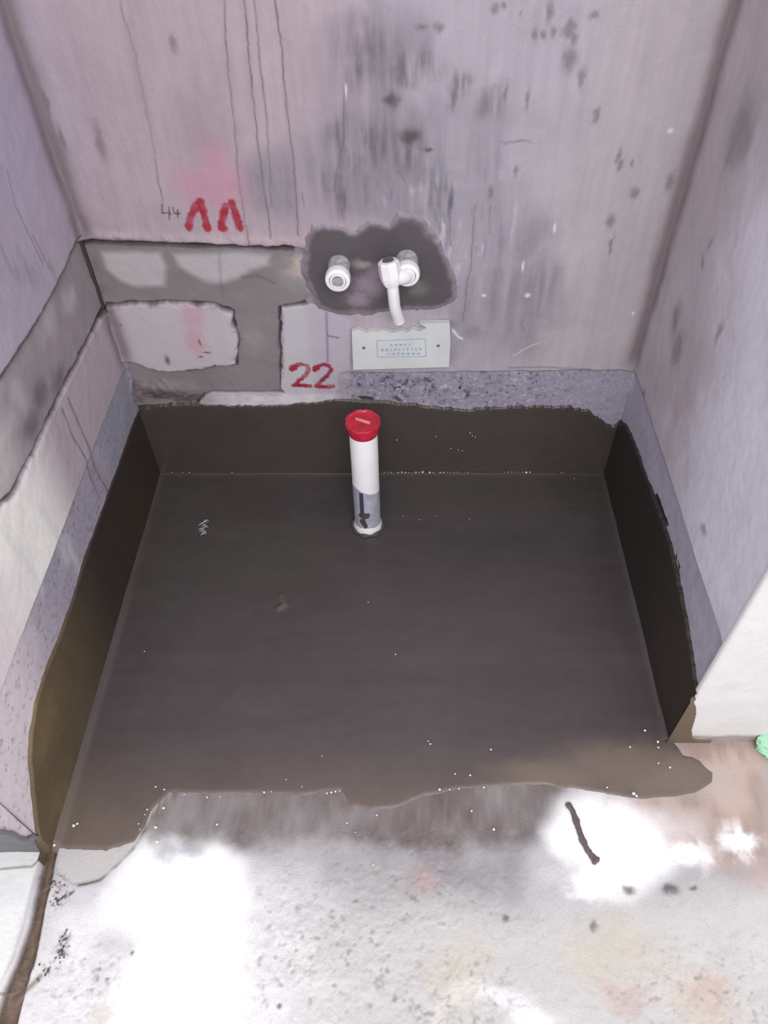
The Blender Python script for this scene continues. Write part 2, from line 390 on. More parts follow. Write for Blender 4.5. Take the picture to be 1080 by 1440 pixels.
    c = mix(c, lin(240, 240, 246, K), np.exp(-(d_line(u, v, [(0.6399,0.3852), (0.6514,0.3692), (0.6583,0.3660)]) / 0.0022) ** 2) * 0.9)
    c = mix(c, lin(140, 130, 146, K), blobs(u, v, [(0.6776,0.3788,0.022,0.014), (0.6299,0.3994,0.02,0.01), (0.7692,0.3947,0.004,0.012)], .005) * 0.6)
    # second number, red 22
    n3 = 0.0015 * fbm(u, v, 190, 103, 3)
    strokes = [([(0.3289,0.2920), (0.3370,0.3024), (0.3485,0.3059), (0.3591,0.3007), (0.3609,0.2903), (0.3542,0.2779), (0.3402,0.2655), (0.3306,0.2547)], .0030), ([(0.3276,0.2528), (0.3433,0.2528), (0.3602,0.2510)], .0034),
               ([(0.3735,0.2903), (0.3813,0.3007), (0.3928,0.3059), (0.4022,0.3007), (0.4056,0.2903), (0.3962,0.2762), (0.3840,0.2637), (0.3747,0.2547)], .0030), ([(0.3716,0.2510), (0.3885,0.2492), (0.4058,0.2510)], .0034), ([(0.3293,0.2955), (0.3323,0.2972)], .0058), ([(0.3739,0.2955), (0.3783,0.2972)], .0058)]
    for pts, w in strokes:
        d = d_line(u, v, pts) + n3
        c = mix(c, lin(166, 42, 66, K), (1 - sstep(d, w, w + 0.0028)) * np.clip(0.9 + 0.35 * n_fine, 0.4, 1))
    c = mix(c, lin(74, 34, 46, K), blobs(u, v, [(0.3947,0.2744,0.005,0.004), (0.3843,0.2673,0.004,0.004), (0.3374,0.2510,0.005,0.003)], .002) * .8)
    # darker band down the two corners
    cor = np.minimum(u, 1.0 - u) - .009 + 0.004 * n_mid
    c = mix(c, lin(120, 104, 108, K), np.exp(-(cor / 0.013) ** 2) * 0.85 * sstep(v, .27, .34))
    c = mix(c, GREY, blobs(u, v, [(0.0028,0.5701,0.03,0.006), (0.0438,0.5662,0.04,0.004)], .003) * 0.7)
    # relief
    h = 0.0016 * n_big + 0.0006 * n_mid + 0.00025 * n_fine + 0.0003 * streak
    h = h + 0.004 * sstep(p, -0.001, 0.003) + 0.0012 * n_fine * rim
    h = h - 0.012 * gap
    h = h - 0.003 * prim
    dn = np.abs(v - near(u, [e[0] for e in CH_TOP], [e[1] for e in CH_TOP]))
    h = h + 0.004 * np.exp(-((v - near(u, [e[0] for e in CH_TOP], [e[1] for e in CH_TOP]) - 0.008) / 0.008) ** 2) * (1 - sstep(u, 0.33, 0.40)) * (0.8 + 0.5 * n_fine)
    c = mix(c, lin(70, 62, 62, K), gap)
    # groove along the chase top
    c = mix(c, lin(62, 54, 56, K), np.exp(-(dn / 0.003) ** 2) * (1 - sstep(u, 0.33, 0.42)) * 0.9)
    # corners coved
    h = h + 0.010 * np.exp(-np.minimum(u, 1 - u).clip(0) / 0.008) * sstep(v, .20, .28)
    rough = 0.72 - 0.15 * damp
    return u, -h, v, c, rough

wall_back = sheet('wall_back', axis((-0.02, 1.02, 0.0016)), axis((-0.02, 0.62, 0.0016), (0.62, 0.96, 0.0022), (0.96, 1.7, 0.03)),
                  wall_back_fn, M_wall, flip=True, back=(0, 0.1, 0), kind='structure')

def panel_fn(u, v):
    x, y, z, c, rough = wall_back_fn(u, v)
    return x, y - .0005, z, c, rough
sheet('plaster_panel', axis((0.07, 0.34, 0.0016)), axis((0.32, 0.50, 0.0016)), panel_fn, M_wall, wall_back, flip=True,
      keep=lambda u, v: sd_poly(u, v, PANEL) > .0005, back=None, label='pale plaster panel left standing inside the grey cement')

# cement pressed into the chase on the back wall
def fill_back_fn(u, v):
    wu = u + 0.003 * fbm(u, v, 40, 203); wv = v + 0.003 * fbm(u, v, 40, 205)
    g = sd_poly(wu, wv, [(-0.0210,0.5597), (0.2222,0.5531), (0.3735,0.5478), (0.4251,0.5371), (0.4600,0.4407), (0.3827,0.4437), (0.3206,0.4317), (0.3021,0.2419), (0.3053,0.2327), (0.1630,0.2327), (0.1439,0.2234), (0.1093,0.1815), (0.0225,0.1579), (-0.0509,0.1619), (-0.0383,0.2920), (-0.0004,0.4225), (-0.0369,0.4225)])
    p = sd_poly(wu, wv, PANEL)
    e = np.minimum(g, -p)
    n1 = fbm(u, v, 8, 210); n2 = fbm(u, v, 45, 211)
    c = np.zeros(u.shape + (3,)) + lin(142, 134, 136, K)
    c *= (1 + 0.07 * n1 + 0.03 * n2)[..., None]
    dry = sd_poly(u + 0.006 * n1, v + 0.005 * n1, [(0.0202,0.5398), (0.1286,0.5425), (0.1295,0.5098), (0.1152,0.4701), (0.0661,0.4672), (0.0375,0.4788), (0.0192,0.5028)])
    dry2 = sd_poly(u + 0.006 * n1, v + 0.005 * n1, [(0.1463,0.5398), (0.2200,0.5411), (0.3173,0.5371), (0.3116,0.5126), (0.2747,0.4986), (0.2469,0.4816), (0.2203,0.4745), (0.1894,0.4788), (0.1633,0.4930), (0.1501,0.5126)])
    dr = np.maximum(sstep(dry, -0.006, 0.010), sstep(dry2, -0.006, 0.012))
    c = mix(c, lin(190, 184, 186, K), dr)
    c = mix(c, lin(160, 154, 154, K), blobs(u, v, [(0.2633,0.3595,0.022,0.035), (0.1007,0.2102,0.05,0.01), (0.3621,0.4958,0.04,0.03)], .008) * 0.7)
    c = mix(c, lin(205, 185, 180, K), blobs(u, v, [(0.3700,0.5126,0.03,0.02), (0.3911,0.4672,0.015,0.006)], .008) * 0.8)
    c = mix(c, lin(92, 79, 80, K), blobs(u, v, [(-0.0128,0.2419,0.038,0.035), (-0.0338,0.1969,0.025,0.025), (0.0556,0.2345,0.05,0.02), (0.1091,0.2159,0.035,0.016), (-0.0205,0.4958,0.025,0.05), (-0.0296,0.4377,0.02,0.02)], .010) * 0.85)
    c = mix(c, lin(90, 80, 82, K), np.exp(-(e / 0.0045) ** 2) * 0.75)
    c = mix(c, lin(112, 106, 108, K), np.exp(-(d_line(u, v, [(0.2300,0.5425), (0.2216,0.4816), (0.2190,0.4526)]) / 0.003) ** 2) * 0.3)
    c = mix(c, lin(100, 92, 94, K), np.exp(-(d_line(u, v, [(0.2613,0.4930), (0.2931,0.4958), (0.3164,0.4816)]) / 0.003) ** 2) * 0.5)
    lump = blobs(u, v, [(-0.0148,0.2345,0.04,0.035), (0.0636,0.2382,0.06,0.018)], .006)
    h = -0.0135 + 0.0115 * sstep(e, -0.002, 0.005) - 0.002 * (1 - dr) + 0.0012 * n1 + 0.0006 * n2 + lump * (0.008 + 0.003 * n2) * sstep(e, -0.001, 0.006)
    return u, -h, v, c, 0.6 + 0 * u

def fill_keep(u, v):
    g = sd_poly(u, v, [(-0.0210,0.5597), (0.2222,0.5531), (0.3735,0.5478), (0.4251,0.5371), (0.4600,0.4407), (0.3827,0.4437), (0.3206,0.4317), (0.3021,0.2419), (0.3053,0.2327), (0.1630,0.2327), (0.1439,0.2234), (0.1093,0.1815), (0.0225,0.1579), (-0.0509,0.1619), (-0.0383,0.2920), (-0.0004,0.4225), (-0.0369,0.4225)])
    return (g > -0.008) & (sd_poly(u, v, PANEL) < 0.008)
sheet('mortar_fill', axis((0.0, 0.50, 0.0018)), axis((0.20, 0.60, 0.0018)), fill_back_fn, M_mortar, wall_back, flip=True, keep=fill_keep,
      label='smooth grey cement filling the chased groove')

# wet dark cement around the taps
def wet_fn(u, v):
    wu = u + 0.005 * fbm(u, v, 50, 223, 4); wv = v + 0.005 * fbm(u, v, 50, 225, 4)
    e = sd_poly(wu, wv, WET)
    n1 = fbm(u, v, 12, 230); n2 = fbm(u, v, 60, 231)
    c = np.zeros(u.shape + (3,)) + lin(95, 88, 92, K)
    c *= (1 + 0.06 * n1 + 0.03 * n2)[..., None]
    c = mix(c, lin(160, 143, 158, K), blobs(u, v, [(0.4846,0.4816,0.03,0.026), (0.5003,0.5028,0.02,0.02), (0.4669,0.4526,0.025,0.012)], .006) * 0.9)
    c = mix(c, lin(165, 156, 158, K), blobs(u, v, [(0.4761,0.5236,0.016,0.008)], .004) * 0.9)
    c = mix(c, lin(130, 126, 124, K), blobs(u, v, [(0.5732,0.4745,0.018,0.018)], .006) * 0.8)
    c = mix(c, lin(125, 112, 118, K), sstep(0.013 - e, 0, 0.013) * sstep(0.50 - v, 0, 0.03) * 0.7)
    c = mix(c, lin(160, 148, 160, K), (1 - sstep(e, -0.004, 0.012)) * .95)
    h = -0.004 + 0.0074 * sstep(e, -0.010, 0.004) + (0.0006 * n1 + 0.0003 * n2) - 0.0008 * blobs(u, v, [(0.4848,0.4888,0.03,0.025)])
    return u, -h, v, c, 0.5 + 0 * u
sheet('cement_patch', axis((0.36, 0.66, 0.0015)), axis((0.40, 0.63, 0.0015)), wet_fn, M_mortar, wall_back, flip=True,
      keep=lambda u, v: sd_poly(u, v, WET) > -0.018, label='dark damp cement patch around the two pipe outlets')

# ================================================================== LEFT WALL (plane x = 0, y 0..-0.81)
LY = -0.812
L_TOP = [(-0.0271,0.5749), (-0.1357,0.5668), (-0.2415,0.5674), (-0.3282,0.5746), (-0.3808,0.5790)]
L_BOT = [(0.0099,0.4235), (-0.1224,0.4339), (-0.2607,0.4400), (-0.3682,0.4411), (-0.4743,0.4460), (-0.5124,0.4632)]
def left_end(v):
    return LY - 0.030 * sstep(v, 0.02, 0.19) + 0.004 * fbm(v, v * 0 + 3.3, 30, 300, 3)

def wall_left_fn(a, v):
    # a runs 0..1 from the back corner to the free end
    y = a * 1.0
    endy = left_end(v)
    s = sstep(-y, 0.60, 0.80)
    y = y * (1 - s) + (y / LY * endy) * s
    n1 = fbm(y, v, 4, 310); n2 = fbm(y, v, 14, 312); n3 = fbm(y, v, 70, 314); st = fbm(y, v, 40, 316, 4, fv=7)
    c = np.zeros(y.shape + (3,)) + lin(194, 182, 194, K)
    c = mix(c, lin(192, 182, 208, K), blobs(y, v, [(-0.1232,0.7808,0.15,0.2)], .03, 5, 5) * .6)
    c = mix(c, lin(192, 184, 200, K), sstep(v, 0.3, 0.34) * blobs(y, v, [(-0.2907,0.6076,0.05,0.05), (-0.3447,0.6108,0.06,0.05), (-0.2138,0.5919,0.03,0.03)], .02, 6, 20) * 0.9)
    c = mix(c, lin(135, 128, 142, K), blobs(y, v, [(-0.2345,0.6570,0.02,0.03), (-0.1958,0.6223,0.02,0.03), (-0.1699,0.6004,0.015,0.03), (-0.2495,0.6822,0.02,0.02), (-0.1341,0.5846,0.01,0.03)], .01, 7, 40) * np.clip(.5 + st, 0, 1))
    c *= (1 + 0.05 * n1 + 0.05 * n2 + 0.025 * n3)[..., None]
    tz = near(-y, [-e[0] for e in L_TOP], [e[1] for e in L_TOP]) + 0.002 * n3
    bz = near(-y, [-e[0] for e in L_BOT], [e[1] for e in L_BOT]) + 0.0015 * n3 + .006 * n2
    inside = sstep(tz - v, -0.001, 0.002) * sstep(v - bz, -0.003, 0.004)
    low = sstep(bz - v, 0, 0.006) * sstep(v, 0.292, 0.298)
    c = mix(c, lin(198, 184, 192, K) * (1 + 0.06 * n1 + .04 * n2)[..., None], low * 0.9)
    c = mix(c, lin(250, 246, 240, .98), low * sstep(-y, 0.30, 0.46))  # front end lightened: the light falling there is put into the colour
    # narrow strip above the coating
    strip = sstep(0.297 + 0.003 * n2 - v, 0, 0.004)
    c = mix(c, lin(182, 174, 190, K) * (1 + 0.07 * fbm(y, v, 120, 320, 4))[..., None], strip * 0.95)
    c = mix(c, lin(168, 170, 186, K), strip * sstep(0.20 + y, 0, 0.03) * 0.7)
    c = mix(c, lin(238, 224, 228, .88), sstep(-y + .03 * n2, 0.50, 0.68) * 0.9 * sstep(0.42 - v, 0, .02))  # front foot of the wall lit the same way, by colour
    c = mix(c, lin(110, 100, 108, K), strip * np.clip(fbm(y, v, 150, 322, 3) - 0.35, 0, 1) * .8)
    # brown dribbles running down across the ledge
    for pts, w in (([(-0.2407,0.4231), (-0.2401,0.3764), (-0.2400,0.3105), (-0.2461,0.2638), (-0.2364,0.1977)], .003), ([(-0.2677,0.4237), (-0.2743,0.3757), (-0.2646,0.3087), (-0.2708,0.2712), (-0.2733,0.2186)], .0025)):
        d = d_line(y, v, pts) + 0.001 * n3
        c = mix(c, lin(132, 116, 120, K), np.exp(-(d / w) ** 2) * 0.75)
    for pts in ([(-0.5326,0.4454), (-0.5256,0.3742), (-0.5258,0.2873)], [(-0.4368,0.3656), (-0.4305,0.3075), (-0.4405,0.2472)], [(-0.4145,0.2702), (-0.4252,0.1674), (-0.4390,0.1232)]):
        c = mix(c, lin(240, 238, 236, K), np.exp(-(d_line(y + .006 * n2, v, pts) / .012) ** 2) * 0.4)
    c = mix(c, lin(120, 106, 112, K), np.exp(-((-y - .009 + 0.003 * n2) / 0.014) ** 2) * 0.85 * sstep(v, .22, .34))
    for pts, w in (([(-0.1526,0.7549), (-0.1670,0.7111), (-0.1604,0.6534), (-0.1537,0.6147)], .0015), ([(-0.1526,0.6603), (-0.1408,0.5949)], .0015)):
        c = mix(c, DARK, np.exp(-(d_line(y, v, pts) / w) ** 2) * 0.5)
    c = mix(c, lin(72, 62, 64, K), inside)
    c = mix(c, lin(70, 60, 64, K), np.exp(-((v - tz) / 0.003) ** 2) * 0.8)
    h = 0.0015 * n1 + 0.0006 * n2 + 0.0003 * n3 - 0.009 * inside
    h = h + 0.0015 * low * n2 * np.exp(-((v - bz) / 0.02) ** 2) - 0.002 * strip
    h = h + 0.010 * np.exp(np.minimum(y, 0) / 0.008) * sstep(v, .20, .28)
    return h, y, v, c, 0.7 + 0 * y

wall_left = sheet('wall_left', axis((0.02, -0.30, 0.0022), (-0.30, LY, 0.0019)), axis((-0.02, 0.62, 0.0019), (0.62, 0.96, 0.0026), (0.96, 1.7, 0.03)),
                  wall_left_fn, M_wall, back=(-0.14, 0, 0), kind='structure')

def fill_left_fn(y, v):
    n1 = fbm(y, v, 9, 340); n2 = fbm(y, v, 50, 341)
    tz = near(-y, [-e[0] for e in L_TOP], [e[1] for e in L_TOP]); bz = near(-y, [-e[0] for e in L_BOT], [e[1] for e in L_BOT])
    e = np.minimum(tz - 0.003 - v, v - bz - 0.002) + 0.0015 * n2
    c = np.zeros(y.shape + (3,)) + lin(172, 162, 166, K)
    c *= (1 + 0.08 * n1 + 0.03 * n2)[..., None]
    c = mix(c, lin(204, 196, 200, K), blobs(y, v, [(-0.3576,0.5219,0.02,0.03), (-0.1985,0.5440,0.04,0.025), (-0.4249,0.5153,0.05,0.02), (-0.1074,0.5225,0.03,0.025), (-0.4475,0.4826,0.03,0.02)], .01, 44, 20) * 0.8)
    c = mix(c, lin(222, 212, 210, .9), sstep(-y, .36, .52) * .7)  # fill brightened towards the front, light painted into its tone
    c = mix(c, lin(112, 104, 106, K), blobs(y, v, [(-0.3074,0.4795,0.03,0.02), (-0.2352,0.4625,0.03,0.015), (-0.3647,0.4737,0.03,0.015)], .01, 45, 20) * 0.7)
    c = mix(c, lin(100, 88, 92, K), np.exp(-(e / 0.006) ** 2) * 0.7)
    h = -0.010 + 0.008 * sstep(e, -0.004, 0.006) + 0.0014 * n1 + 0.0005 * n2
    return h, y, v, c, 0.6 + 0 * y
sheet('mortar_fill', axis((0.0, -0.80, 0.002)), axis((0.44, 0.60, 0.002)), fill_left_fn, M_mortar, wall_left,
      keep=lambda y, v: (v < near(-y, [-e[0] for e in L_TOP], [e[1] for e in L_TOP]) + 0.006) & (v > near(-y, [-e[0] for e in L_BOT], [e[1] for e in L_BOT]) - 0.006),
      label='grey cement strip filling the groove along the left wall')

# ================================================================== RIGHT WALL (plane x = 1, y 0..-0.631)
RY = -0.6315
def wall_right_fn(y, v):
    n1 = fbm(y, v, 4, 410); n2 = fbm(y, v, 14, 412); n3 = fbm(y, v, 70, 414); st = fbm(y, v, 45, 416, 4, fv=6)
    c = np.zeros(y.shape + (3,)) + lin(206, 197, 203, K)
    c = mix(c, lin(200, 190, 194, K), sstep(v + .1 * n1, .55, .75) * .7)
    c = mix(c, lin(234, 230, 243, .92), sstep(-y + .1 * n1, .14, .38) * .9)  # front part paler, its stronger light painted into the wall colour
    c = mix(c, lin(190, 165, 170, K), blobs(y, v, [(-0.2538,0.3728,0.03,0.08)], .02, 9, 20) * .4)
    c *= (1 + 0.05 * n1 + 0.05 * n2 + 0.03 * n3 + .03 * st)[..., None]
    c = mix(c, lin(126, 118, 122, K), blobs(y, v, [(-0.1614,0.4629,0.025,0.03), (-0.1204,0.4902,0.015,0.03), (-0.1564,0.7948,0.03,0.04), (-0.1310,0.8029,0.03,0.05), (-0.1623,0.6487,0.006,0.012), (-0.1579,0.6172,0.006,0.006), (-0.2818,0.5773,0.01,0.02), (-0.1300,0.7741,0.01,0.03), (-0.0879,0.2940,0.01,0.02), (-0.4640,0.3478,0.01,0.01)], .008, 10, 30) * .6)
    strip = sstep(0.295 + 0.0015 * n2 - v, 0, 0.003)
    c = mix(c, lin(196, 190, 206, K) * (1 + 0.10 * fbm(y, v, 120, 420, 4))[..., None], strip)
    c = mix(c, lin(184, 180, 198, K), strip * np.clip(fbm(y, v, 30, 422, 3), 0, 1) * .8)
    c = mix(c, lin(104, 98, 118, K), np.exp(-((v - .297) / .0015) ** 2) * .6)
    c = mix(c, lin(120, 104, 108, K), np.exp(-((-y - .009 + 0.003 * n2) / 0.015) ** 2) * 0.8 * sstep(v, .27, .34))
    h = 0.0015 * n1 + 0.0006 * n2 + 0.0003 * n3 - 0.003 * strip + 0.010 * np.exp(np.minimum(y, 0) / 0.008) * sstep(v, .20, .28)
    return 1.0 - h, y, v, c, 0.68 + 0 * y
wall_right = sheet('wall_right', axis((0.02, RY, 0.0022)), axis((-0.02, 0.62, 0.0022), (0.62, 0.96, 0.003), (0.96, 1.7, 0.03)),
                   wall_right_fn, M_wall, flip=True, back=(0.24, 0, 0), kind='structure')

def jamb_fn(x, v):
    n1 = fbm(x, v, 6, 430); n2 = fbm(x, v, 40, 431)
    c = np.zeros(x.shape + (3,)) + lin(226, 223, 222, .88)
    c *= (1 + 0.03 * n1 + 0.02 * n2)[..., None]
    c = mix(c, lin(120, 100, 90), sstep(0.030 + 0.012 * n1 - v, 0, 0.012) * (.75 + .2 * n2))
    c = mix(c, lin(170, 150, 140), blobs(x, v, [(1.11, .33, .012, .02), (1.12, .30, .01, .015)], .006) * .8)
    c = mix(c, lin(196, 200, 188), blobs(x, v, [(1.04, .19, .02, .01)], .01) * .4)
    h = 0.001 * n1 + 0.0005 * n2
    e = np.minimum(x - 0.999, 1.24 - x)
    return x, RY - 0.004 - h + 0.004 * np.exp(-e / .004), v, c, 0.6 + 0 * x
sheet('wall_end', axis((0.999, 1.24, 0.003)), axis((-0.02, 0.62, 0.003), (0.62, 1.7, 0.05)), jamb_fn, M_wall, wall_right, flip=True,
      back=(0, 0.006, 0), label='white plastered end face of the right wall')
def lend_fn(x, v):
    n1 = fbm(x, v, 12, 440); n2 = fbm(x, v, 60, 441)
    c = np.zeros(x.shape + (3,)) + lin(120, 118, 122, K)
    c *= (1 + 0.10 * n1 + 0.12 * n2)[..., None]
    h = 0.001 * n1 + 0.0006 * n2
    y = left_end(v) - 0.003 - h
    return x - .001, y, v, c, 0.7 + 0 * x
sheet('wall_end', axis((-0.14, 0.001, 0.003)), axis((-0.02, 0.30, 0.003), (0.30, 1.7, 0.05)), lend_fn, M_wall, wall_left, flip=True,
      back=(0, 0.006, 0), label='rough grey end face of the left wall')

# ================================================================== FLOOR
LOBE = [(-0.0014,-0.8048), (0.0859,-0.8090), (0.1278,-0.7744), (0.1391,-0.7385), (0.1724,-0.7153), (0.1613,-0.7350), (0.1479,-0.7633), (0.1339,-0.8016), (0.1084,-0.8331), (0.0868,-0.8545), (0.0650,-0.8616), (0.0395,-0.8586), (0.0189,-0.8434)]
GUT = [(-0.0002,-0.8016), (0.0037,-0.8434), (0.0066,-0.8804), (0.0096,-0.9168), (0.0104,-0.9579), (0.0073,-0.9972), (0.0076,-1.0386)]
def floor_fn(x, y):
    n1 = fbm(x, y, 3.5, 510); n2 = fbm(x, y, 14, 512); n3 = fbm(x, y, 60, 514, 4); n4 = fbm(x, y, 170, 516, 3)
    c = np.zeros(x.shape + (3,)) + lin(205, 202, 201, .88)
    c *= (1 + 0.04 * n1 + 0.04 * n2 + 0.03 * n4)[..., None]
    # blotchy areas: grey damp, brown mud haze next to the coating, near-white patches
    fy = near(x, [0.0, .2, .4, .6, .8, 1.0, 1.2], [-.86, -.86, -.88, -.86, -.86, -.84, -.80]) + .02 * n1
    c = mix(c, lin(150, 146, 150), sstep(y - fy + 0.075, 0, .08) * np.clip(.75 + .4 * n2, 0, 1))
    mud = [(0.1212,-0.6939), (0.2663,-0.6818), (0.4435,-0.6818), (0.6326,-0.6818), (0.8091,-0.6879), (0.7987,-0.7633), (0.7385,-0.7962), (0.6266,-0.8122), (0.5385,-0.8069), (0.4384,-0.7962), (0.3393,-0.8048), (0.2520,-0.8122), (0.1572,-0.8069), (0.1290,-0.7799)]
    md = sd_poly(x + .008 * n2, y + .008 * n2, mud)
    c = mix(c, mix(np.zeros(x.shape + (3,)) + lin(126, 111, 110), lin(104, 91, 88), sstep(y, -.865, -.825)), sstep(md, -.02, .012) * np.clip(.82 + .25 * n2 + .15 * n3, 0, 1))
    mud2 = [(1.0047,-0.6319), (1.1644,-0.6255), (1.1208,-0.8175), (1.0177,-0.8331), (0.9186,-0.7854), (0.8591,-0.7408), (0.9314,-0.7234), (1.0485,-0.7176)]
    md2 = sd_poly(x + .010 * n2, y + .010 * n2, mud2)
    c = mix(c, lin(192, 168, 156), sstep(md2, -.02, .02) * np.clip(.85 + .3 * n2, 0, 1))
    c = mix(c, lin(150, 132, 126), sstep(md2, -.005, .015) * np.clip(.1 + 1.2 * n2 + .3 * n3, 0, 1) * .8)
    c = mix(c, lin(140, 118, 106), blobs(x, y, [(1.0455,-0.6383,0.04,0.012), (1.0921,-0.6446,0.04,0.01), (1.1403,-0.6446,0.04,0.01), (1.0461,-0.6596,0.03,0.012)], .01) * .7)
    white = np.maximum(sstep(sd_poly(x + .014 * n2, y + .012 * n2, [(0.8026,-0.7350), (0.8480,-0.7385), (0.9255,-0.7521), (0.9553,-0.7962), (0.9633,-0.8331), (0.9197,-0.8586), (0.8832,-0.8804), (0.8362,-0.8764), (0.8147,-0.8434), (0.7857,-0.8175), (0.7739,-0.7799)]), -.022, .020),
             sstep(sd_poly(x + .016 * n2, y + .010 * n2, [(0.1443,-0.7984), (0.1694,-0.8122), (0.2044,-0.8227), (0.2512,-0.8069), (0.2881,-0.8331), (0.3105,-0.8784), (0.3143,-0.9444), (0.3141,-1.0466), (0.1608,-1.0466), (0.1515,-0.9886), (0.1561,-0.9444), (0.1134,-0.9168), (0.0930,-0.8784), (0.1109,-0.8434)]), -.028, .022))
    white = np.maximum(white, blobs(x, y, [(0.9889,-0.8175,0.035,0.02), (1.0705,-0.8016,0.03,0.02), (0.8284,-0.8586,0.03,0.02)], .01))
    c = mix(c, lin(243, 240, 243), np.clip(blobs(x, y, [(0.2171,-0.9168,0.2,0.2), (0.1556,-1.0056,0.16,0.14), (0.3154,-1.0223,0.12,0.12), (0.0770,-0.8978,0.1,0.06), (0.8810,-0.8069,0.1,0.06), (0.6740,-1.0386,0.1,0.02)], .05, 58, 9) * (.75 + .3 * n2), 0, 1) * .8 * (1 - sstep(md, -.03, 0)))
    c = mix(c, lin(252, 252, 253), white * .97)
    lobe = sd_poly(x + .002 * n3, y + .002 * n3, LOBE)
    c = mix(c, lin(190, 186, 184), sstep(lobe, -.001, .003) * .9)
    c = mix(c, lin(95, 84, 78), np.exp(-(d_line(x, y, [(0.0567,-0.8626), (0.0870,-0.8555), (0.1087,-0.8341), (0.1296,-0.8069), (0.1445,-0.7633), (0.1540,-0.7385), (0.1786,-0.7176)]) / .0028) ** 2) * np.clip(.7 + .6 * n3, .2, 1))
    c = mix(c, lin(160, 160, 166), blobs(x, y, [(0.1810,-0.8154,0.02,0.012), (0.2140,-0.8154,0.02,0.01)], .006) * .6)
    # groove running from the left wall towards the camera, full of mud
    gd = d_line(x, y, GUT) + .0018 * n2 + .001 * n3
    w = .0085 + .008 * sstep(-y, .88, 1.08) + .002 * n2
    gut = 1 - sstep(gd, w - .003, w + .002)
    c = mix(c, lin(108, 88, 74) * (1 + .25 * n3 + .15 * n4)[..., None], gut)
    c = mix(c, lin(70, 56, 46), np.exp(-((gd - w + .003) / .003) ** 2) * .7)
    c = mix(c, lin(235, 236, 234), (sstep(-x - .012, -.006, .006)) * .8 * (1 - gut))
    for pts, ww in (([(-0.0121,-1.0039), (0.0017,-1.0039), (0.0098,-0.9989)], .0018), ([(0.0129,-1.0140), (0.0287,-0.9929), (0.0361,-0.9817)], .0035), ([(-0.0688,-0.8403), (-0.0213,-0.8362), (-0.0086,-0.8175)], .0018), ([(0.0050,-0.8685), (0.0148,-0.8586)], .002)):
        c = mix(c, lin(130, 112, 96), np.exp(-(d_line(x + .001 * n3, y, pts) / ww) ** 2) * .85)
    c = mix(c, lin(70, 58, 60), blobs(x, y, [(0.8851,-0.8705,0.01,0.007), (0.9464,-0.8685,0.013,0.008), (0.9821,-0.8666,0.006,0.004), (0.8239,-0.9186,0.005,0.008), (0.1586,-0.9553,0.003,0.003), (0.1332,-0.9869,0.003,0.003), (0.3760,-1.0165,0.004,0.004), (0.0491,-0.8735,0.003,0.003), (0.6953,-0.9073,0.006,0.006)], .003, 55, 90) * .8)
    c = mix(c, lin(196, 184, 160), blobs(x, y, [(0.8655,-0.9444,0.06,0.05), (0.8116,-0.9624,0.05,0.04), (0.9520,-1.0056,0.05,0.04), (0.6189,-0.9800,0.04,0.04), (0.1375,-1.0305,0.02,0.01)], .02, 56, 20) * .45)
    c = mix(c, lin(188, 158, 150), blobs(x, y, [(0.9580,-1.0014,0.04,0.03), (1.0784,-0.8485,0.03,0.03), (0.5708,-0.8586,0.02,0.015), (0.8537,-1.0056,0.03,0.02)], .015, 57, 30) * .5)
    rg = np.clip(.2 + blobs(x, y, [(0.4470,-0.9444,0.12,0.1), (0.5784,-1.0056,0.12,0.06), (0.9520,-1.0056,0.12,0.06), (0.1018,-0.9886,0.06,0.05), (0.5387,-0.8784,0.15,0.06)], .02), 0, 1) * (1 - .8 * white)
    pits = np.clip(fbm(x, y, 120, 530, 3) - .42, 0, 1) * rg
    c = mix(c, lin(150, 144, 138), pits * 1.1)
    c = mix(c, lin(178, 172, 166), np.clip(n4, 0, 1) * rg * .5)
    grit = blobs(x, y, [(0.0213,-0.8586,0.014,0.01), (0.0286,-0.8833,0.01,0.014), (0.0384,-0.8804,0.006,0.012), (0.0565,-0.9353,0.008,0.012), (0.0564,-0.9490,0.01,0.012), (0.0543,-0.9624,0.006,0.012), (0.0414,-0.9730,0.006,0.008)], .002)
    c = mix(c, lin(72, 60, 66), grit * np.clip(fbm(x, y, 220, 532, 3) * 2.4 - .1, 0, 1))
    open_f = sstep(-y, .80, .86)
    h = (0.0012 * n2 + 0.0012 * n3 * rg + .0006 * n4 * rg + .004 * n1) * open_f * (1 - .6 * white)
    h = h - .0030 * pits - .007 * gut - .0015 * sstep(lobe, -.0008, .0008) * open_f
    h = h + .004 * np.exp(-((gd - w - .005) / .004) ** 2) * sstep(-y, .82, .86)
    rough = .75 - .4 * gut - .25 * sstep(md, -.02, .01) - .15 * sstep(md2, -.01, .02)
    return x, y, h - .001, c, rough
floor = sheet('floor', axis((-1.2, -.16, .03), (-.16, 1.22, .0021), (1.22, 2.2, .03)), axis((-2.6, -1.28, .03), (-1.28, -.78, .0018), (-.78, .10, .02)),
              floor_fn, M_floor, back=(0, 0, -.1), kind='structure')

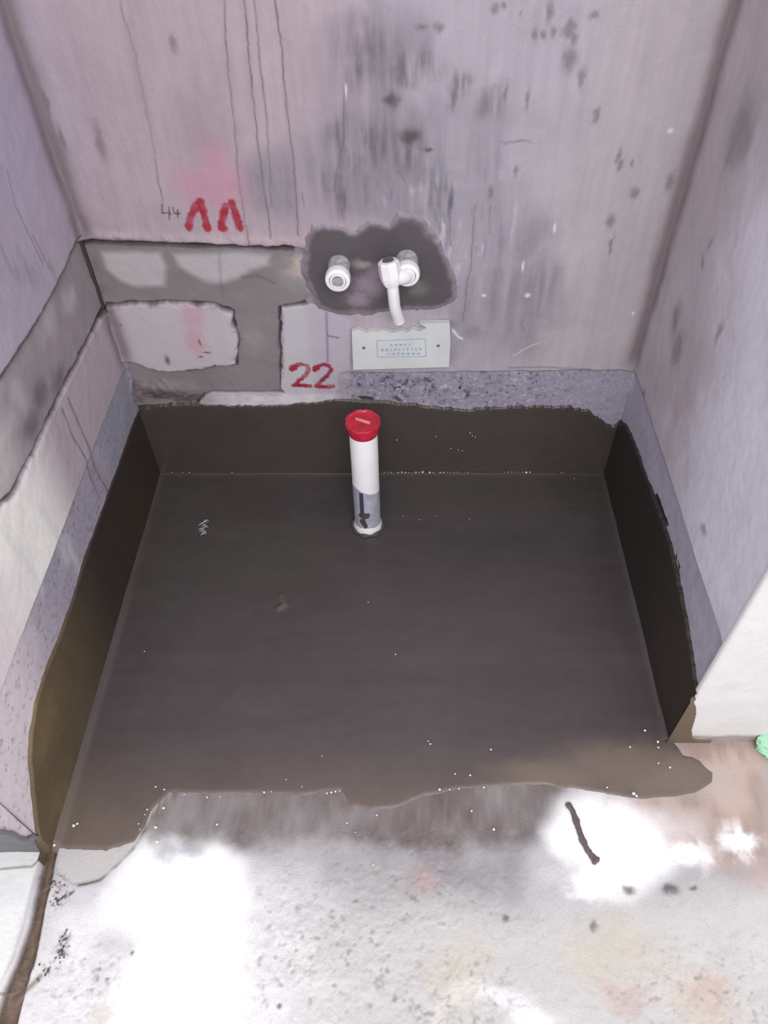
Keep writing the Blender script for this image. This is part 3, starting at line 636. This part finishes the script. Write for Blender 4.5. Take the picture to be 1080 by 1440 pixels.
# ================================================================== WATERPROOF COATING
coating = empty('waterproof_coating', (0, 0, 0), label='wet dark brown waterproof coating brushed over the pit floor and up its walls', category='coating')
CB = lin(72, 65, 64, 1); CF = lin(106, 93, 83, 1); OLIVE_LIT = lin(98, 84, 64, 1); RDK = lin(50, 44, 40, 1)  # one coating: light on left and front, darker right, put into the tones
EDGE = [(-0.0124,0.0593), (-0.0043,-0.8026), (0.0231,-0.8133), (0.0870,-0.8133), (0.1269,-0.8048), (0.1395,-0.7766), (0.1443,-0.7521), (0.1661,-0.7246), (0.2383,-0.7281), (0.3073,-0.7258), (0.3882,-0.7269), (0.4433,-0.7223), (0.4606,-0.7453), (0.4928,-0.7544), (0.5383,-0.7476), (0.5844,-0.7269), (0.6309,-0.7199), (0.6892,-0.7153), (0.7707,-0.7129), (0.8510,-0.7199), (0.8956,-0.7292), (0.9287,-0.7362), (0.9862,-0.7362), (1.0293,-0.7246), (1.0557,-0.7082), (1.0624,-0.6879), (1.0442,-0.6671), (1.0192,-0.6572), (1.0150,-0.6446), (1.0072,-0.6319), (1.0104,0.0593)]
def coat_floor_fn(x, y):
    n1 = fbm(x, y, 3, 610); n2 = fbm(x, y, 12, 612); n3 = fbm(x, y, 60, 614); rip = fbm(x, y, 7, 616, 3, fv=22)
    e = sd_poly(x + .002 * n2 + .001 * n3, y + .003 * n2 + .0012 * n3, EDGE)
    c = np.zeros(x.shape + (3,)) + CB
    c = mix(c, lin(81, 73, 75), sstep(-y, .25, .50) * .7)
    c = mix(c, CF, sstep(-y + .02 * n1, .60, .84))  # front browner, partly light put into the colour
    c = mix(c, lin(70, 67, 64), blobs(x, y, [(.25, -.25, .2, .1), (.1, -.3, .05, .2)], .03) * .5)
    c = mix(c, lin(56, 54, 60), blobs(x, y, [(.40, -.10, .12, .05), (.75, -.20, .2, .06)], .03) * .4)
    c *= (1 + 0.05 * n1 + 0.05 * n2 + 0.04 * n3)[..., None]
    c = mix(c, lin(132, 116, 102), blobs(x, y, [(0.9727,-0.6939,0.12,0.05), (0.9175,-0.6757,0.12,0.04), (0.7965,-0.6939,0.1,0.03)], .006) * .6)
    c = mix(c, lin(150, 140, 128), np.exp(-(np.abs(x - .012) / .004) ** 2) * sstep(-y, .2, .5) * .12)
    wig = np.exp(-(d_line(x, y, [(0.3069,-0.3343), (0.3159,-0.3545), (0.3057,-0.3628)]) / .006) ** 2)
    c = mix(c, lin(100, 84, 78), wig * .6)
    md = sstep(.022 + .008 * n2 - e, -.004, .022) * sstep(x, .13, .2) * (1 - sstep(x, .62, .8)) * sstep(-y, .7, .75)
    c = mix(c, lin(106, 92, 90), md * .8)
    h = -.003 + .0036 * sstep(e, -.004, .008) + .0006 * n1 + .0005 * n2 + .0007 * rip * (1 - sstep(-y, .6, .8)) + .0004 * n3 * sstep(-y, .7, .9)
    
    h = h + .005 * np.exp(-np.minimum(np.minimum(x, np.where(-y < -RY, 1 - x, 9)), -y).clip(0) / .006)
    h = h + .003 * wig
    rough = .34 + .06 * n1 + .04 * n2 + .10 * sstep(-y, .6, .9)
    return x, y, h, c, rough
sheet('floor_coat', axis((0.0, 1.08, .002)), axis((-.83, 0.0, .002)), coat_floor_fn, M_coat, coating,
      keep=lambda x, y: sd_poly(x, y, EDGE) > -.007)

TB = [(-0.0766,0.1499), (-0.0127,0.1658), (0.0169,0.1950), (0.0995,0.2046), (0.2009,0.2007), (0.3033,0.2027), (0.4063,0.2159), (0.5076,0.2084), (0.5951,0.1988), (0.6688,0.1892), (0.7418,0.1931), (0.8290,0.1988), (0.8881,0.1950), (0.9341,0.1834), (0.9559,0.1619), (0.9868,0.1419), (1.0023,0.1539), (1.0431,0.1579)]
def coat_back_fn(x, v):
    n1 = fbm(x, v, 6, 630); n2 = fbm(x, v, 30, 632); teeth = fbm(x, v, 110, 634, 3, fv=30)
    tz = near(x, [e[0] for e in TB], [e[1] for e in TB]) + .0022 * n2 + .0042 * teeth * (.35 + .65 * sstep(x, .45, .6))
    e = tz - v
    c = np.zeros(x.shape + (3,)) + lin(68, 60, 57)
    c *= (1 + 0.06 * n1 + 0.05 * n2)[..., None]
    c = mix(c, lin(78, 70, 64), np.exp(-(e / .01) ** 2) * .3)
    h = -.004 + .0062 * sstep(e, -.0015, .0015) + .0006 * n1 + .0004 * n2 
    return x, -h, v, c, .38 + .05 * n1
sheet('wall_coat', axis((0.0, 1.0, .0018)), axis((-.005, .23, .0018)), coat_back_fn, M_coat, coating, flip=True,
      keep=lambda x, v: v < near(x, [e[0] for e in TB], [e[1] for e in TB]) + .010, label='dark coating on the foot of the back wall')
TL = [(0.0062,0.1858), (-0.0295,0.1882), (-0.1352,0.1905), (-0.2509,0.1940), (-0.3221,0.1970), (-0.4013,0.1963), (-0.4850,0.1902), (-0.5610,0.1926), (-0.6205,0.1978), (-0.6658,0.1941), (-0.7033,0.1785), (-0.7365,0.1551), (-0.7644,0.1191), (-0.8030,0.0675), (-0.8184,0.0359), (-0.8220,0.0144)]
TLs = [(-.02, TL[0][1])] + TL[1:]
def coat_left_fn(y, v):
    n1 = fbm(y, v, 6, 640); n2 = fbm(y, v, 30, 642); st = fbm(y, v, 60, 644, 3, fv=8)
    tz = near(-y, [-e[0] for e in TLs], [e[1] for e in TLs]) + .0016 * n2
    e = np.minimum(tz - v, (y - left_end(v)) + .004)
    c = np.zeros(y.shape + (3,)) + lin(58, 50, 44)
    c = mix(c, OLIVE_LIT, sstep(-y, .35, .62))  # browner towards the front because the light on it is painted in
    c = mix(c, lin(74, 50, 36), blobs(y, v, [(-0.0981,0.0709,0.05,0.04), (-0.1572,0.0478,0.04,0.05)], .02) * .5)
    c = mix(c, lin(124, 106, 74), blobs(y, v, [(-0.7457,0.0133,0.05,0.05), (-0.6794,0.1521,0.07,0.05)], .02) * .55)
    c *= (1 + 0.06 * n1 + 0.05 * n2 + .06 * st)[..., None]
    h = -.004 + .0062 * sstep(e, -.0015, .0015) + .0006 * n1 + .0004 * n2
    return h, y, v, c, .40 + .05 * n1
sheet('wall_coat', axis((0.0, -.835, .002)), axis((-.005, .235, .002)), coat_left_fn, M_coat, coating,
      keep=lambda y, v: v < near(-y, [-e[0] for e in TLs], [e[1] for e in TLs]) + .010, label='coating on the left wall, lit olive brown painted in')
TR = [(-0.0037,0.1612), (-0.0407,0.1828), (-0.0996,0.1948), (-0.1886,0.2054), (-0.2973,0.2166), (-0.3835,0.2227), (-0.4445,0.2138), (-0.5067,0.2017), (-0.5585,0.1886), (-0.6013,0.1746), (-0.6332,0.1657), (-0.6508,0.1651)]
def coat_right_fn(y, v):
    n1 = fbm(y, v, 6, 650); n2 = fbm(y, v, 30, 652); n3 = fbm(y, v, 100, 653, 3)
    tz = near(-y, [-e[0] for e in TR], [e[1] for e in TR]) + .0016 * n2 + .002 * n3
    e = tz - v
    c = np.zeros(y.shape + (3,)) + RDK
    c = mix(c, lin(60, 54, 44), sstep(-y, .3, .6) * .7)
    c *= (1 + 0.06 * n1 + 0.05 * n2)[..., None]
    h = -.004 + .0062 * sstep(e, -.0015, .0015) + .0006 * n1 + .0004 * n2
    return 1.0 - h, y, v, c, .42 + .05 * n1
sheet('wall_coat', axis((0.0, RY - .002, .002)), axis((-.005, .235, .002)), coat_right_fn, M_coat, coating, flip=True,
      keep=lambda y, v: v < near(-y, [-e[0] for e in TR], [e[1] for e in TR]) + .010, label='nearly black coating on the right wall')
def coat_jamb_fn(x, v):
    n2 = fbm(x, v, 30, 662)
    tz = np.interp(x, [.99, 1.0, 1.008, 1.016, 1.024, 1.034, 1.045, 1.10], [.150, .142, .128, .100, .045, .014, .006, .004]) + .003 * n2
    e = np.minimum(tz - v, .07 + 1.0 - x)
    c = np.zeros(x.shape + (3,)) + lin(104, 88, 74)
    h = -.001 + .0035 * sstep(e, -.0015, .002)
    return x, RY - .0035 - h, v, c, .45 + 0 * x
sheet('wall_coat', axis((.994, 1.08, .0018)), axis((-.004, .19, .0018)), coat_jamb_fn, M_coat, coating, flip=True,
      keep=lambda x, v: v < np.interp(x, [.99, 1.0, 1.008, 1.016, 1.024, 1.034, 1.045, 1.10], [.150, .142, .128, .100, .045, .014, .006, .004]) + .008,
      label='brown smear of coating wrapped round the wall corner')

# pale beads set on the wet coating in place of its glints
M_glint = plain('pale_glint', (.80, .78, .74), rough=.08, spec=.9)
bm = bmesh.new()
def blob(bm, p, r, flat=.6):
    res = bmesh.ops.create_icosphere(bm, subdivisions=1, radius=r)
    for v in res['verts']:
        v.co = Vector((v.co.x * random.uniform(.8, 1.25), v.co.y * random.uniform(.8, 1.2), v.co.z * flat)) + Vector(p)
for (x, y, r) in [(0.0688,-0.4623,0.0022), (0.4790,-0.3528,0.0022), (0.5322,-0.4683,0.0024), (0.5887,-0.6370,0.0022), (0.5922,-0.6421,0.003), (0.6940,-0.6521,0.0036), (0.6566,-0.6963,0.0034), (0.6054,-0.7199,0.0034), (0.6216,-0.7199,0.0026), (0.6367,-0.7188,0.0026), (0.6775,-0.7164,0.003), (0.9191,-0.7269,0.005), (0.9230,-0.7304,0.004), (0.9768,-0.6484,0.003), (0.9779,-0.6383,0.004), (1.0053,-0.6344,0.004), (0.9604,-0.6177,0.004), (0.9708,-0.6757,0.003), (0.9881,-0.6830,0.0035), (0.9290,-0.6471,0.003), (0.8782,-0.7164,0.003), (0.3210,-0.7246,0.0035), (0.3324,-0.7234,0.002), (0.4227,-0.7258,0.003), (0.4296,-0.7246,0.0035), (0.4365,-0.7234,0.003), (0.4433,-0.7223,0.002), (0.4573,-0.7733,0.0028), (0.5043,-0.7611,0.003), (0.2299,-0.7327,0.003), (0.2504,-0.7316,0.002), (0.1922,-0.7281,0.0025), (0.1375,-0.7521,0.0025), (0.1434,-0.7153,0.003), (0.1582,-0.7199,0.003), (0.1358,-0.7600,0.002), (0.1289,-0.7744,0.0025), (0.1331,-0.7832,0.002), (0.0274,-0.7777,0.005), (0.0321,-0.7744,0.004), (-0.0028,-0.7854,0.004), (-0.0036,-0.7941,0.004), (0.0058,-0.8069,0.004), (0.3547,-0.7034,0.002), (0.3814,-0.7153,0.002), (0.4104,-0.6634,0.002), (0.6321,-0.6939,0.003), (0.6884,-0.7832,0.004), (0.6555,-0.7544,0.003), (0.4714,-0.7876,0.002), (0.5005,-0.8362,0.0028), (0.1632,-0.7499,0.004), (0.1570,-0.7799,0.004), (0.1638,-0.8016,0.004), (0.2528,-0.7755,0.003), (0.5818,-0.1413,0.0022), (0.5470,-0.1313,0.0018), (0.6169,-0.1313,0.0015), (0.6879,-0.1393,0.0018), (0.9282,-0.0199,0.0022)]:
    blob(bm, (x, y, .0045 + r * .2), r * .55)
for px in np.concatenate([np.linspace(.505, .70, 26), np.linspace(.765, .83, 9), [.90, .905, .165, .17, .055, .03, .07]]):
    if random.random() < .75: blob(bm, (px, -.007 + random.uniform(-.001, .001), .011), random.choice([.0008, .001, .0012, .0018, .0026]))
for (x, z) in [(0.6889,0.1297), (0.6940,0.1215), (0.6168,0.1195), (0.5333,0.1091), (0.6504,0.0839), (0.6660,0.0796), (0.6754,0.0775), (0.7004,0.1174)]:
    blob(bm, (x, -.006, z), .0013)
bm_obj('glint_bead', bm, M_glint, coating, kind='stuff')
# small patch of froth
M_froth = plain('froth', (.48, .46, .45), rough=.25)
bm = bmesh.new()
fx, fy = [(0.1270,-0.1630)][0]
for k in range(9):
    a = k * 1.7; r = .012 * (k % 3 + 1) / 3
    x0, y0 = fx + .5 * r * math.cos(a), fy + .018 - .0045 * k
    tube(bm, [(x0 - .006, y0 - .003 + .002 * (k % 2), .0050), (x0, y0 + .002, .0060), (x0 + .006, y0 + .001, .0050)], [.0004, .0011, .0004], 6)
bm_obj('froth', bm, M_froth, coating, label='small pale squiggle of froth', kind='stuff')

# ================================================================== DRAIN PIPE
px0, py0 = .4725, -.152
drain = empty('drain_pipe', (px0, py0, .003), label='white plastic drain pipe with red cap standing in the dark pit', category='pipe')
M_pvc = plain('white_pvc', (.80, .78, .80), rough=.32, scale=30, var=.03, bump=.03)
M_bare = plain('scuffed_grey_pvc', (.40, .40, .46), rough=.35, scale=60, var=.16, bump=.05)
M_red = plain('red_plastic', (.52, .018, .045), rough=.34, scale=60, var=.18, bump=.06)
M_redp = plain('pale_red_plastic', (.75, .30, .28), rough=.4)
M_ink = plain('dark_print', (.05, .05, .09), rough=.5)
M_mud = plain('grey_mud', tuple(lin(74, 70, 74)), rough=.4, scale=150, var=.2, bump=.4)
R0 = .0265
def loc(o):
    o.location = o.location - Vector(drain.location); return o
bm = bmesh.new(); lathe(bm, (px0, py0, 0), (0, 0, 1), [(.0, R0), (.27, R0), (.272, R0 - .001), (.272, R0 - .004), (.0, R0 - .004)], 56)
loc(bm_obj('pipe', bm, M_pvc, drain))
# stripped lower band with slanting upper edge
def band(name, z0f, z1f, a0, a1, mat, rad, n=56, **pr):
    bm = bmesh.new(); A = []; B_ = []; C_ = []; D_ = []
    for k in range(n + 1):
        a = a0 + (a1 - a0) * k / n
        ca, sa = math.cos(a), math.sin(a)
        A.append(bm.verts.new((px0 + rad * ca, py0 + rad * sa, z0f(a)))); B_.append(bm.verts.new((px0 + rad * ca, py0 + rad * sa, z1f(a))))
        r2 = rad - .0012
        C_.append(bm.verts.new((px0 + r2 * ca, py0 + r2 * sa, z0f(a)))); D_.append(bm.verts.new((px0 + r2 * ca, py0 + r2 * sa, z1f(a))))
    for k in range(n):
        bm.faces.new((A[k], A[k + 1], B_[k + 1], B_[k])); bm.faces.new((C_[k + 1], C_[k], D_[k], D_[k + 1]))
        bm.faces.new((B_[k], B_[k + 1], D_[k + 1], D_[k])); bm.faces.new((A[k + 1], A[k], C_[k], C_[k + 1]))
    return loc(bm_obj(name, bm, mat, drain, **pr))
band('scuffed_band', lambda a: .018 + .003 * math.sin(3 * a), lambda a: .127 - .012 * math.cos(a), 0, 2 * math.pi, M_bare, R0 + .0006, label='greyish scuffed lower part of the pipe')
band('printed_line', lambda a: .062, lambda a: .127, math.radians(-118), math.radians(-100), M_ink, R0 + .0012, 6, label='dark printed stripe')
def oval(ac, aw, zc, zh, wob, name, **pr):
    a0, a1 = math.radians(ac - aw), math.radians(ac + aw)
    f = lambda a: math.sqrt(max(0.0, 1 - ((a - math.radians(ac)) / math.radians(aw)) ** 2))
    band(name, lambda a: zc - zh * f(a) * (1 + wob * math.sin(13 * a)) - .0001, lambda a: zc + zh * f(a) * (1 + wob * math.sin(11 * a + 1)) + .0001, a0, a1, M_mud, R0 + .0015, 16, **pr)
oval(-103, 24, .058, .0085, .3, 'mud_spot', label='dark mud splash on the pipe')
oval(-84, 9, .064, .005, .2, 'mud_spot', label='dark mud splash on the pipe')
oval(-108, 14, .040, .011, .2, 'mud_spot', label='dark mud splash on the pipe')
oval(-97, 9, .029, .008, .1, 'mud_spot', label='dark mud splash on the pipe')
bm = bmesh.new(); lathe(bm, (px0, py0, 0), (0, 0, 1), [(0, R0 + .004), (.004, R0 + .004), (.012, R0 + .0022), (.017, R0 + .001), (.018, R0 - .001)], 48)
loc(bm_obj('collar', bm, M_pvc, drain, label='thin white collar at the foot'))
# red screw cap
cap = empty('cap', (0, 0, .268), label='red screw cap'); cap.parent = drain
def capmesh(name, bm, mat, **pr):
    o = bm_obj(name, bm, mat, cap, **pr); return o
bm = bmesh.new(); lathe(bm, (0, 0, 0), (0, 0, 1), [(-.004, R0 + .0010), (.004, R0 + .0028), (.012, R0 + .0034), (.018, R0 + .004)], 48)
capmesh('skirt', bm, M_red)
bm = bmesh.new()
n = 96; prof = []
def rr(k):
    a = 2 * math.pi * k / n
    return R0 + .0068 - .0018 * (0.5 + 0.5 * math.cos(8 * a)) ** 4
rings = []
for (h, off) in [(.018, -.002), (.0185, -.0004), (.0215, 0), (.0235, -.0012), (.0240, -.004), (.0215, -.0065), (.0210, -.012), (.0210, -.026)]:
    rings.append([bm.verts.new(((rr(k) + off) * math.cos(2 * math.pi * k / n), (rr(k) + off) * math.sin(2 * math.pi * k / n), h)) for k in range(n)])
for a, b in zip(rings[:-1], rings[1:]):
    for k in range(n): bm.faces.new((a[k], a[(k + 1) % n], b[(k + 1) % n], b[k]))
bm.faces.new(rings[0]); bm.faces.new(rings[-1])
capmesh('cap_top', bm, M_red)
bm = bmesh.new(); box(bm, (-.0145, -.0013, .0200), (.0145, .0013, .0262), .0006)
bmesh.ops.rotate(bm, verts=bm.verts, cent=(0, 0, 0), matrix=Matrix.Rotation(math.radians(-24), 3, 'Z'))
capmesh('grip_bar', bm, M_redp, label='pale pink raised bar')
# ring of mud at the pipe foot
bm = bmesh.new()
pts = [(px0 + (R0 + .006) * math.cos(a), py0 + (R0 + .006) * math.sin(a), .003) for a in np.linspace(0, 2 * math.pi, 40)]
tube(bm, pts, [.0035 + .0015 * math.sin(5 * k) for k in range(40)], 8, caps=False)
loc(bm_obj('mud_ring', bm, M_mud, drain))

# ================================================================== PIPE OUTLETS
M_ppr = plain('white_outlet_plastic', (.86, .85, .86), rough=.3, scale=40, var=.02, bump=.03)
M_sleeve = plain('dusty_outlet_sleeve', (.50, .48, .52), rough=.6, scale=140, var=.35, bump=.3)
M_hole = plain('grey_socket_bottom', (.33, .32, .33), rough=.6)
def outlet(x, z, label, rs=.0190, rr_=.0220, ln=.052, square=True):
    o = empty('pipe_outlet', (x, 0, z), label=label, category='pipe fitting')
    bm = bmesh.new(); lathe(bm, (0, .006, 0), (0, -1, 0), [(0, rs), (ln - .006, rs), (ln - .004, rs - .002), (ln - .004, .012), (0, .012)], 40)
    bm_obj('sleeve', bm, M_sleeve, o, label='cement-dusted grey sleeve')
    bm = bmesh.new(); lathe(bm, (0, 0, 0), (0, -1, 0), [(ln - .014, rr_ - .004), (ln - .012, rr_ - .0005), (ln - .004, rr_), (ln + .002, rr_ - .0015), (ln + .004, rr_ - .005), (ln + .004, .0150), (ln + .0005, .0145), (ln - .006, .0142), (ln - .006, .006)], 48)
    bm_obj('ring', bm, M_ppr, o)
    bm = bmesh.new(); lathe(bm, (0, 0, 0), (0, -1, 0), [(ln - .010, .0138), (ln + .002, .0138), (ln + .0045, .0125), (ln + .0045, .0105), (ln - .002, .0100)], 40)
    bm_obj('plug', bm, M_ppr, o, label='white screw plug')
    if square:
        bm = bmesh.new(); box(bm, (-.0072, -ln - .0050, -.0072), (.0072, -ln + .004, .0072), .001)
        bm_obj('plug_socket', bm, M_hole, o, label='grey square plug centre')
    return o
outlet(.4355, .522, 'white round pipe outlet closed by a plug with square centre, left of the hose')
o2 = outlet(.5530, .532, 'white pipe outlet with a bent elbow and short white hose attached', square=False)
E0 = Vector((.5500, 0, .537))
# elbow body lying to the left, its nut, and the hose hanging from it
bm = bmesh.new()
tube(bm, spline([(.002, -.038, 0), (-.004, -.054, 0), (-.018, -.062, .003), (-.028, -.064, .004)], 6), .0135, 20)
bm_obj('elbow', bm, M_ppr, o2)
bm = bmesh.new(); lathe(bm, (-.0315, -.060, .032), (.16, -.14, -1.0), [(0, .0125), (.001, .0165), (.004, .0180), (.028, .0185), (.034, .0175), (.042, .0145), (.043, .010)], sides=8)
bm_obj('nut', bm, M_ppr, o2, smooth=False, label='faceted white nut')
bm = bmesh.new(); lathe(bm, (-.0315, -.060, .032), (.16, -.14, -1.0), [(-.0012, .0095), (.0022, .0105)], 24)
bm_obj('nut_opening', bm, plain('dark_opening', (.12, .11, .11), rough=.7), o2, label='dark open top of the nut')
bm = bmesh.new()
tube(bm, spline([(-.025, -.066, -.006), (-.0230, -.066, -.030), (-.021, -.062, -.055), (-.017, -.056, -.075), (-.0135, -.050, -.092)], 8), .0100, 20)
bm_obj('hose', bm, M_ppr, o2)
bm = bmesh.new()
tube(bm, [(-.0137, -.0503, -.0915), (-.0135, -.0500, -.0932)], [.0104, .0070], 20)
bm_obj('hose_end', bm, M_ppr, o2)

# ================================================================== WHITE PLATE WITH STAMP
M_plate = plain('off_white_plate', tuple(lin(222, 224, 224, .82)), rough=.45, scale=25, var=.05, bump=.05)
M_stamp = plain('blue_stamp_ink', tuple(lin(150, 172, 205)), rough=.6, var=.25, scale=300)
M_brown = plain('brown_spot', tuple(lin(110, 100, 100)), rough=.6)
P = [(0.4511,0.3915), (0.6321,0.4087), (0.6341,0.3076), (0.4495,0.3007)]
plate = empty('cover_plate', (P[0][0], -.004, P[3][1]), label='white rectangular plate with faint blue stamped box, on wall below the hose', category='plate')
def pl(o): o.location = -Vector(plate.location); return o
bm = bmesh.new()
# outline with broken upper-left edge
out = [(0.4510,0.3900), (0.4645,0.3947), (0.4775,0.3868), (0.4869,0.3915), (0.4975,0.3884), (0.5109,0.3931), (0.5267,0.3868), (0.5427,0.3915), (0.5533,0.3868), (0.5639,0.3947), (0.5772,0.3900), (0.5903,0.3978), (0.5769,0.4072), (0.6321,0.4087), (0.6358,0.3595), (0.6354,0.3076), (0.5371,0.3041), (0.4495,0.3007), (0.4501,0.3430)]
f = [bm.verts.new((x, -.0115, z)) for (x, z) in out]; b = [bm.verts.new((x, -.001, z)) for (x, z) in out]
bm.faces.new(f); bm.faces.new(b[::-1])
for k in range(len(out)): bm.faces.new((f[k], b[k], b[(k + 1) % len(out)], f[(k + 1) % len(out)]))
bm_o = bm_obj('plate', bm, M_plate, plate, smooth=False); pl(bm_o)
def strokes(name, lines, w, mat, yy=-.0118, **pr):
    bm = bmesh.new()
    for (a, c) in lines:
        d = Vector((c[0] - a[0], c[1] - a[1])); L_ = d.length
        if L_ < 1e-6: continue
        n_ = Vector((-d.y, d.x)) / L_ * w / 2
        q = [(a[0] - n_.x, a[1] - n_.y), (c[0] - n_.x, c[1] - n_.y), (c[0] + n_.x, c[1] + n_.y), (a[0] + n_.x, a[1] + n_.y)]
        vf = [bm.verts.new((x, yy, z)) for x, z in q]; vb = [bm.verts.new((x, yy + .0008, z)) for x, z in q]
        bm.faces.new(vf); bm.faces.new(vb[::-1])
        for k in range(4): bm.faces.new((vf[k], vb[k], vb[(k + 1) % 4], vf[(k + 1) % 4]))
    return pl(bm_obj(name, bm, mat, plate, smooth=False, **pr))
fr = [(0.4970,0.3692), (0.5882,0.3740), (0.5905,0.3330), (0.4975,0.3314)]
strokes('stamp_frame', [(fr[k], fr[(k + 1) % 4]) for k in range(4)], .0016, M_stamp, label='thin blue stamped box')
rs = random.Random(4); gl = []
(ax, az), (bx, bz) = [(0.5033,0.3496), (0.5833,0.3529)]
for row, (n_, x0, x1, z0, hh) in enumerate([(5, ax + .017, bx - .020, az + .0105, .006), (10, ax, bx, az, .0075), (7, ax + .010, bx - .003, az - .0100, .006)]):
    for k in range(n_):
        cx_ = x0 + (x1 - x0) * (k + .5) / n_; w_ = (x1 - x0) / n_ * .34; h_ = hh / 2
        zz = z0 + (k - n_ / 2) * .0002
        gl.append(((cx_ - w_, zz + h_ * rs.uniform(-.2, 1)), (cx_ + w_, zz + h_ * rs.uniform(-.2, 1))))
        gl.append(((cx_ - w_, zz - h_ * .7), (cx_ + w_, zz - h_ * .7)))
        gl.append(((cx_ + rs.uniform(-.4, .4) * w_, zz + h_), (cx_ + rs.uniform(-.4, .4) * w_, zz - h_)))
        if rs.random() < .6: gl.append(((cx_ - w_, zz + h_ * .2), (cx_ + w_, zz + h_ * .2)))
strokes('stamp_text', gl, .0008, M_stamp, label='rows of small blurred blue characters')
for (x, z) in [(0.4722,0.3529), (0.6129,0.3578)]:
    bm = bmesh.new(); lathe(bm, (x, -.0108, z), (0, -1, 0), [(0, .0034), (.0010, .0032), (.0018, .0018)], 16)
    pl(bm_obj('screw', bm, M_brown, plate))

# ================================================================== SMALL THINGS ON THE FLOOR
# dark mud roll on the white floor
pts = [(0.8098,-0.7408), (0.8161,-0.7521), (0.8198,-0.7656), (0.8228,-0.7832), (0.8260,-0.7984), (0.8314,-0.8133), (0.8383,-0.8248), (0.8437,-0.8321)]
bm = bmesh.new()
P3 = spline([(x, y, .004) for x, y in pts], 5)
rads = [max(.002, .0048 * (1 + .10 * math.sin(i * .7) + .08 * math.sin(i * 1.3))) for i in range(len(P3))]
rads[0] = .003; rads[-1] = .004; rads[-3] = .0080; rads[-4] = .0078; rads[-2] = .0072
tube(bm, P3, rads, 10, squash=.6)
for v in bm.verts: v.co += Vector((random.uniform(-1, 1), random.uniform(-1, 1), random.uniform(-1, 1))) * .0005
M_smear = plain('dark_mud', tuple(lin(98, 84, 82)), rough=.55, scale=200, var=.25, bump=.5)
for v in bm.verts: v.co.z = .0005 + (v.co.z + .001) * .45
bm_obj('mud_streak', bm, M_smear, None, label='thin dark streak of mud lying on the white floor patch', category='mud')
# crumpled green and white bag at the right edge
bag = bmesh.new()
bx_, by_ = [(1.1452,-0.6521)][0]
res = bmesh.ops.create_icosphere(bag, subdivisions=5, radius=1.0)
rng = np.random.RandomState(3)
V = np.array([v.co[:] for v in bag.verts])
crump = fbm(V[:, 0] + V[:, 2] * .7, V[:, 1] - V[:, 2] * .5, 2.2, 700, 4) * .20 + np.abs(fbm(V[:, 0] - V[:, 2], V[:, 1] + V[:, 2], 4, 710, 3)) * .12
for v, k in zip(list(bag.verts), crump):
    d = v.co.normalized() * (1 + k)
    v.co = Vector((d.x * .060, d.y * .040, max(d.z, -.45) * .030 + .030 * .45)) + Vector((bx_ + .062, by_ + .01, 0.0))
m, t, p = nodes_mat('green_white_bag')
N = t.nodes; Lk = t.links
tc = N.new('ShaderNodeTexCoord'); wv = N.new('ShaderNodeTexNoise'); wv.inputs['Scale'].default_value = 22
cr = N.new('ShaderNodeValToRGB'); cr.color_ramp.interpolation = 'LINEAR'
cr.color_ramp.elements[0].position = .42; cr.color_ramp.elements[0].color = (*lin(226, 232, 214), 1)
cr.color_ramp.elements[1].position = .58; cr.color_ramp.elements[1].color = (*lin(160, 212, 178), 1)
Lk.new(tc.outputs['Object'], wv.inputs['Vector']); Lk.new(wv.outputs['Fac'], cr.inputs['Fac']); Lk.new(cr.outputs['Color'], p.inputs['Base Color'])
p.inputs['Roughness'].default_value = .35
bm_obj('plastic_bag', bag, m, None, smooth=True, label='crumpled pale green plastic bag beside the end of the right wall', category='bag')
# grit beside the groove
bm = bmesh.new()
rg_ = random.Random(11)
for (cx_, cy_, n_, sx_, sy_) in [(0.0228,-0.8636,14,0.012,0.012), (0.0337,-0.8862,16,0.01,0.01), (0.0578,-0.9399,12,0.008,0.014), (0.0550,-0.9579,10,0.01,0.012), (0.0382,-0.9756,8,0.012,0.01)]:
    for _ in range(int(n_)):
        r = rg_.uniform(.0008, .0018)
        blob(bm, (cx_ + rg_.gauss(0, sx_ * .6), cy_ + rg_.gauss(0, sy_ * .6), .001), r)
bm_obj('grit', bm, M_smear, floor, kind='stuff')
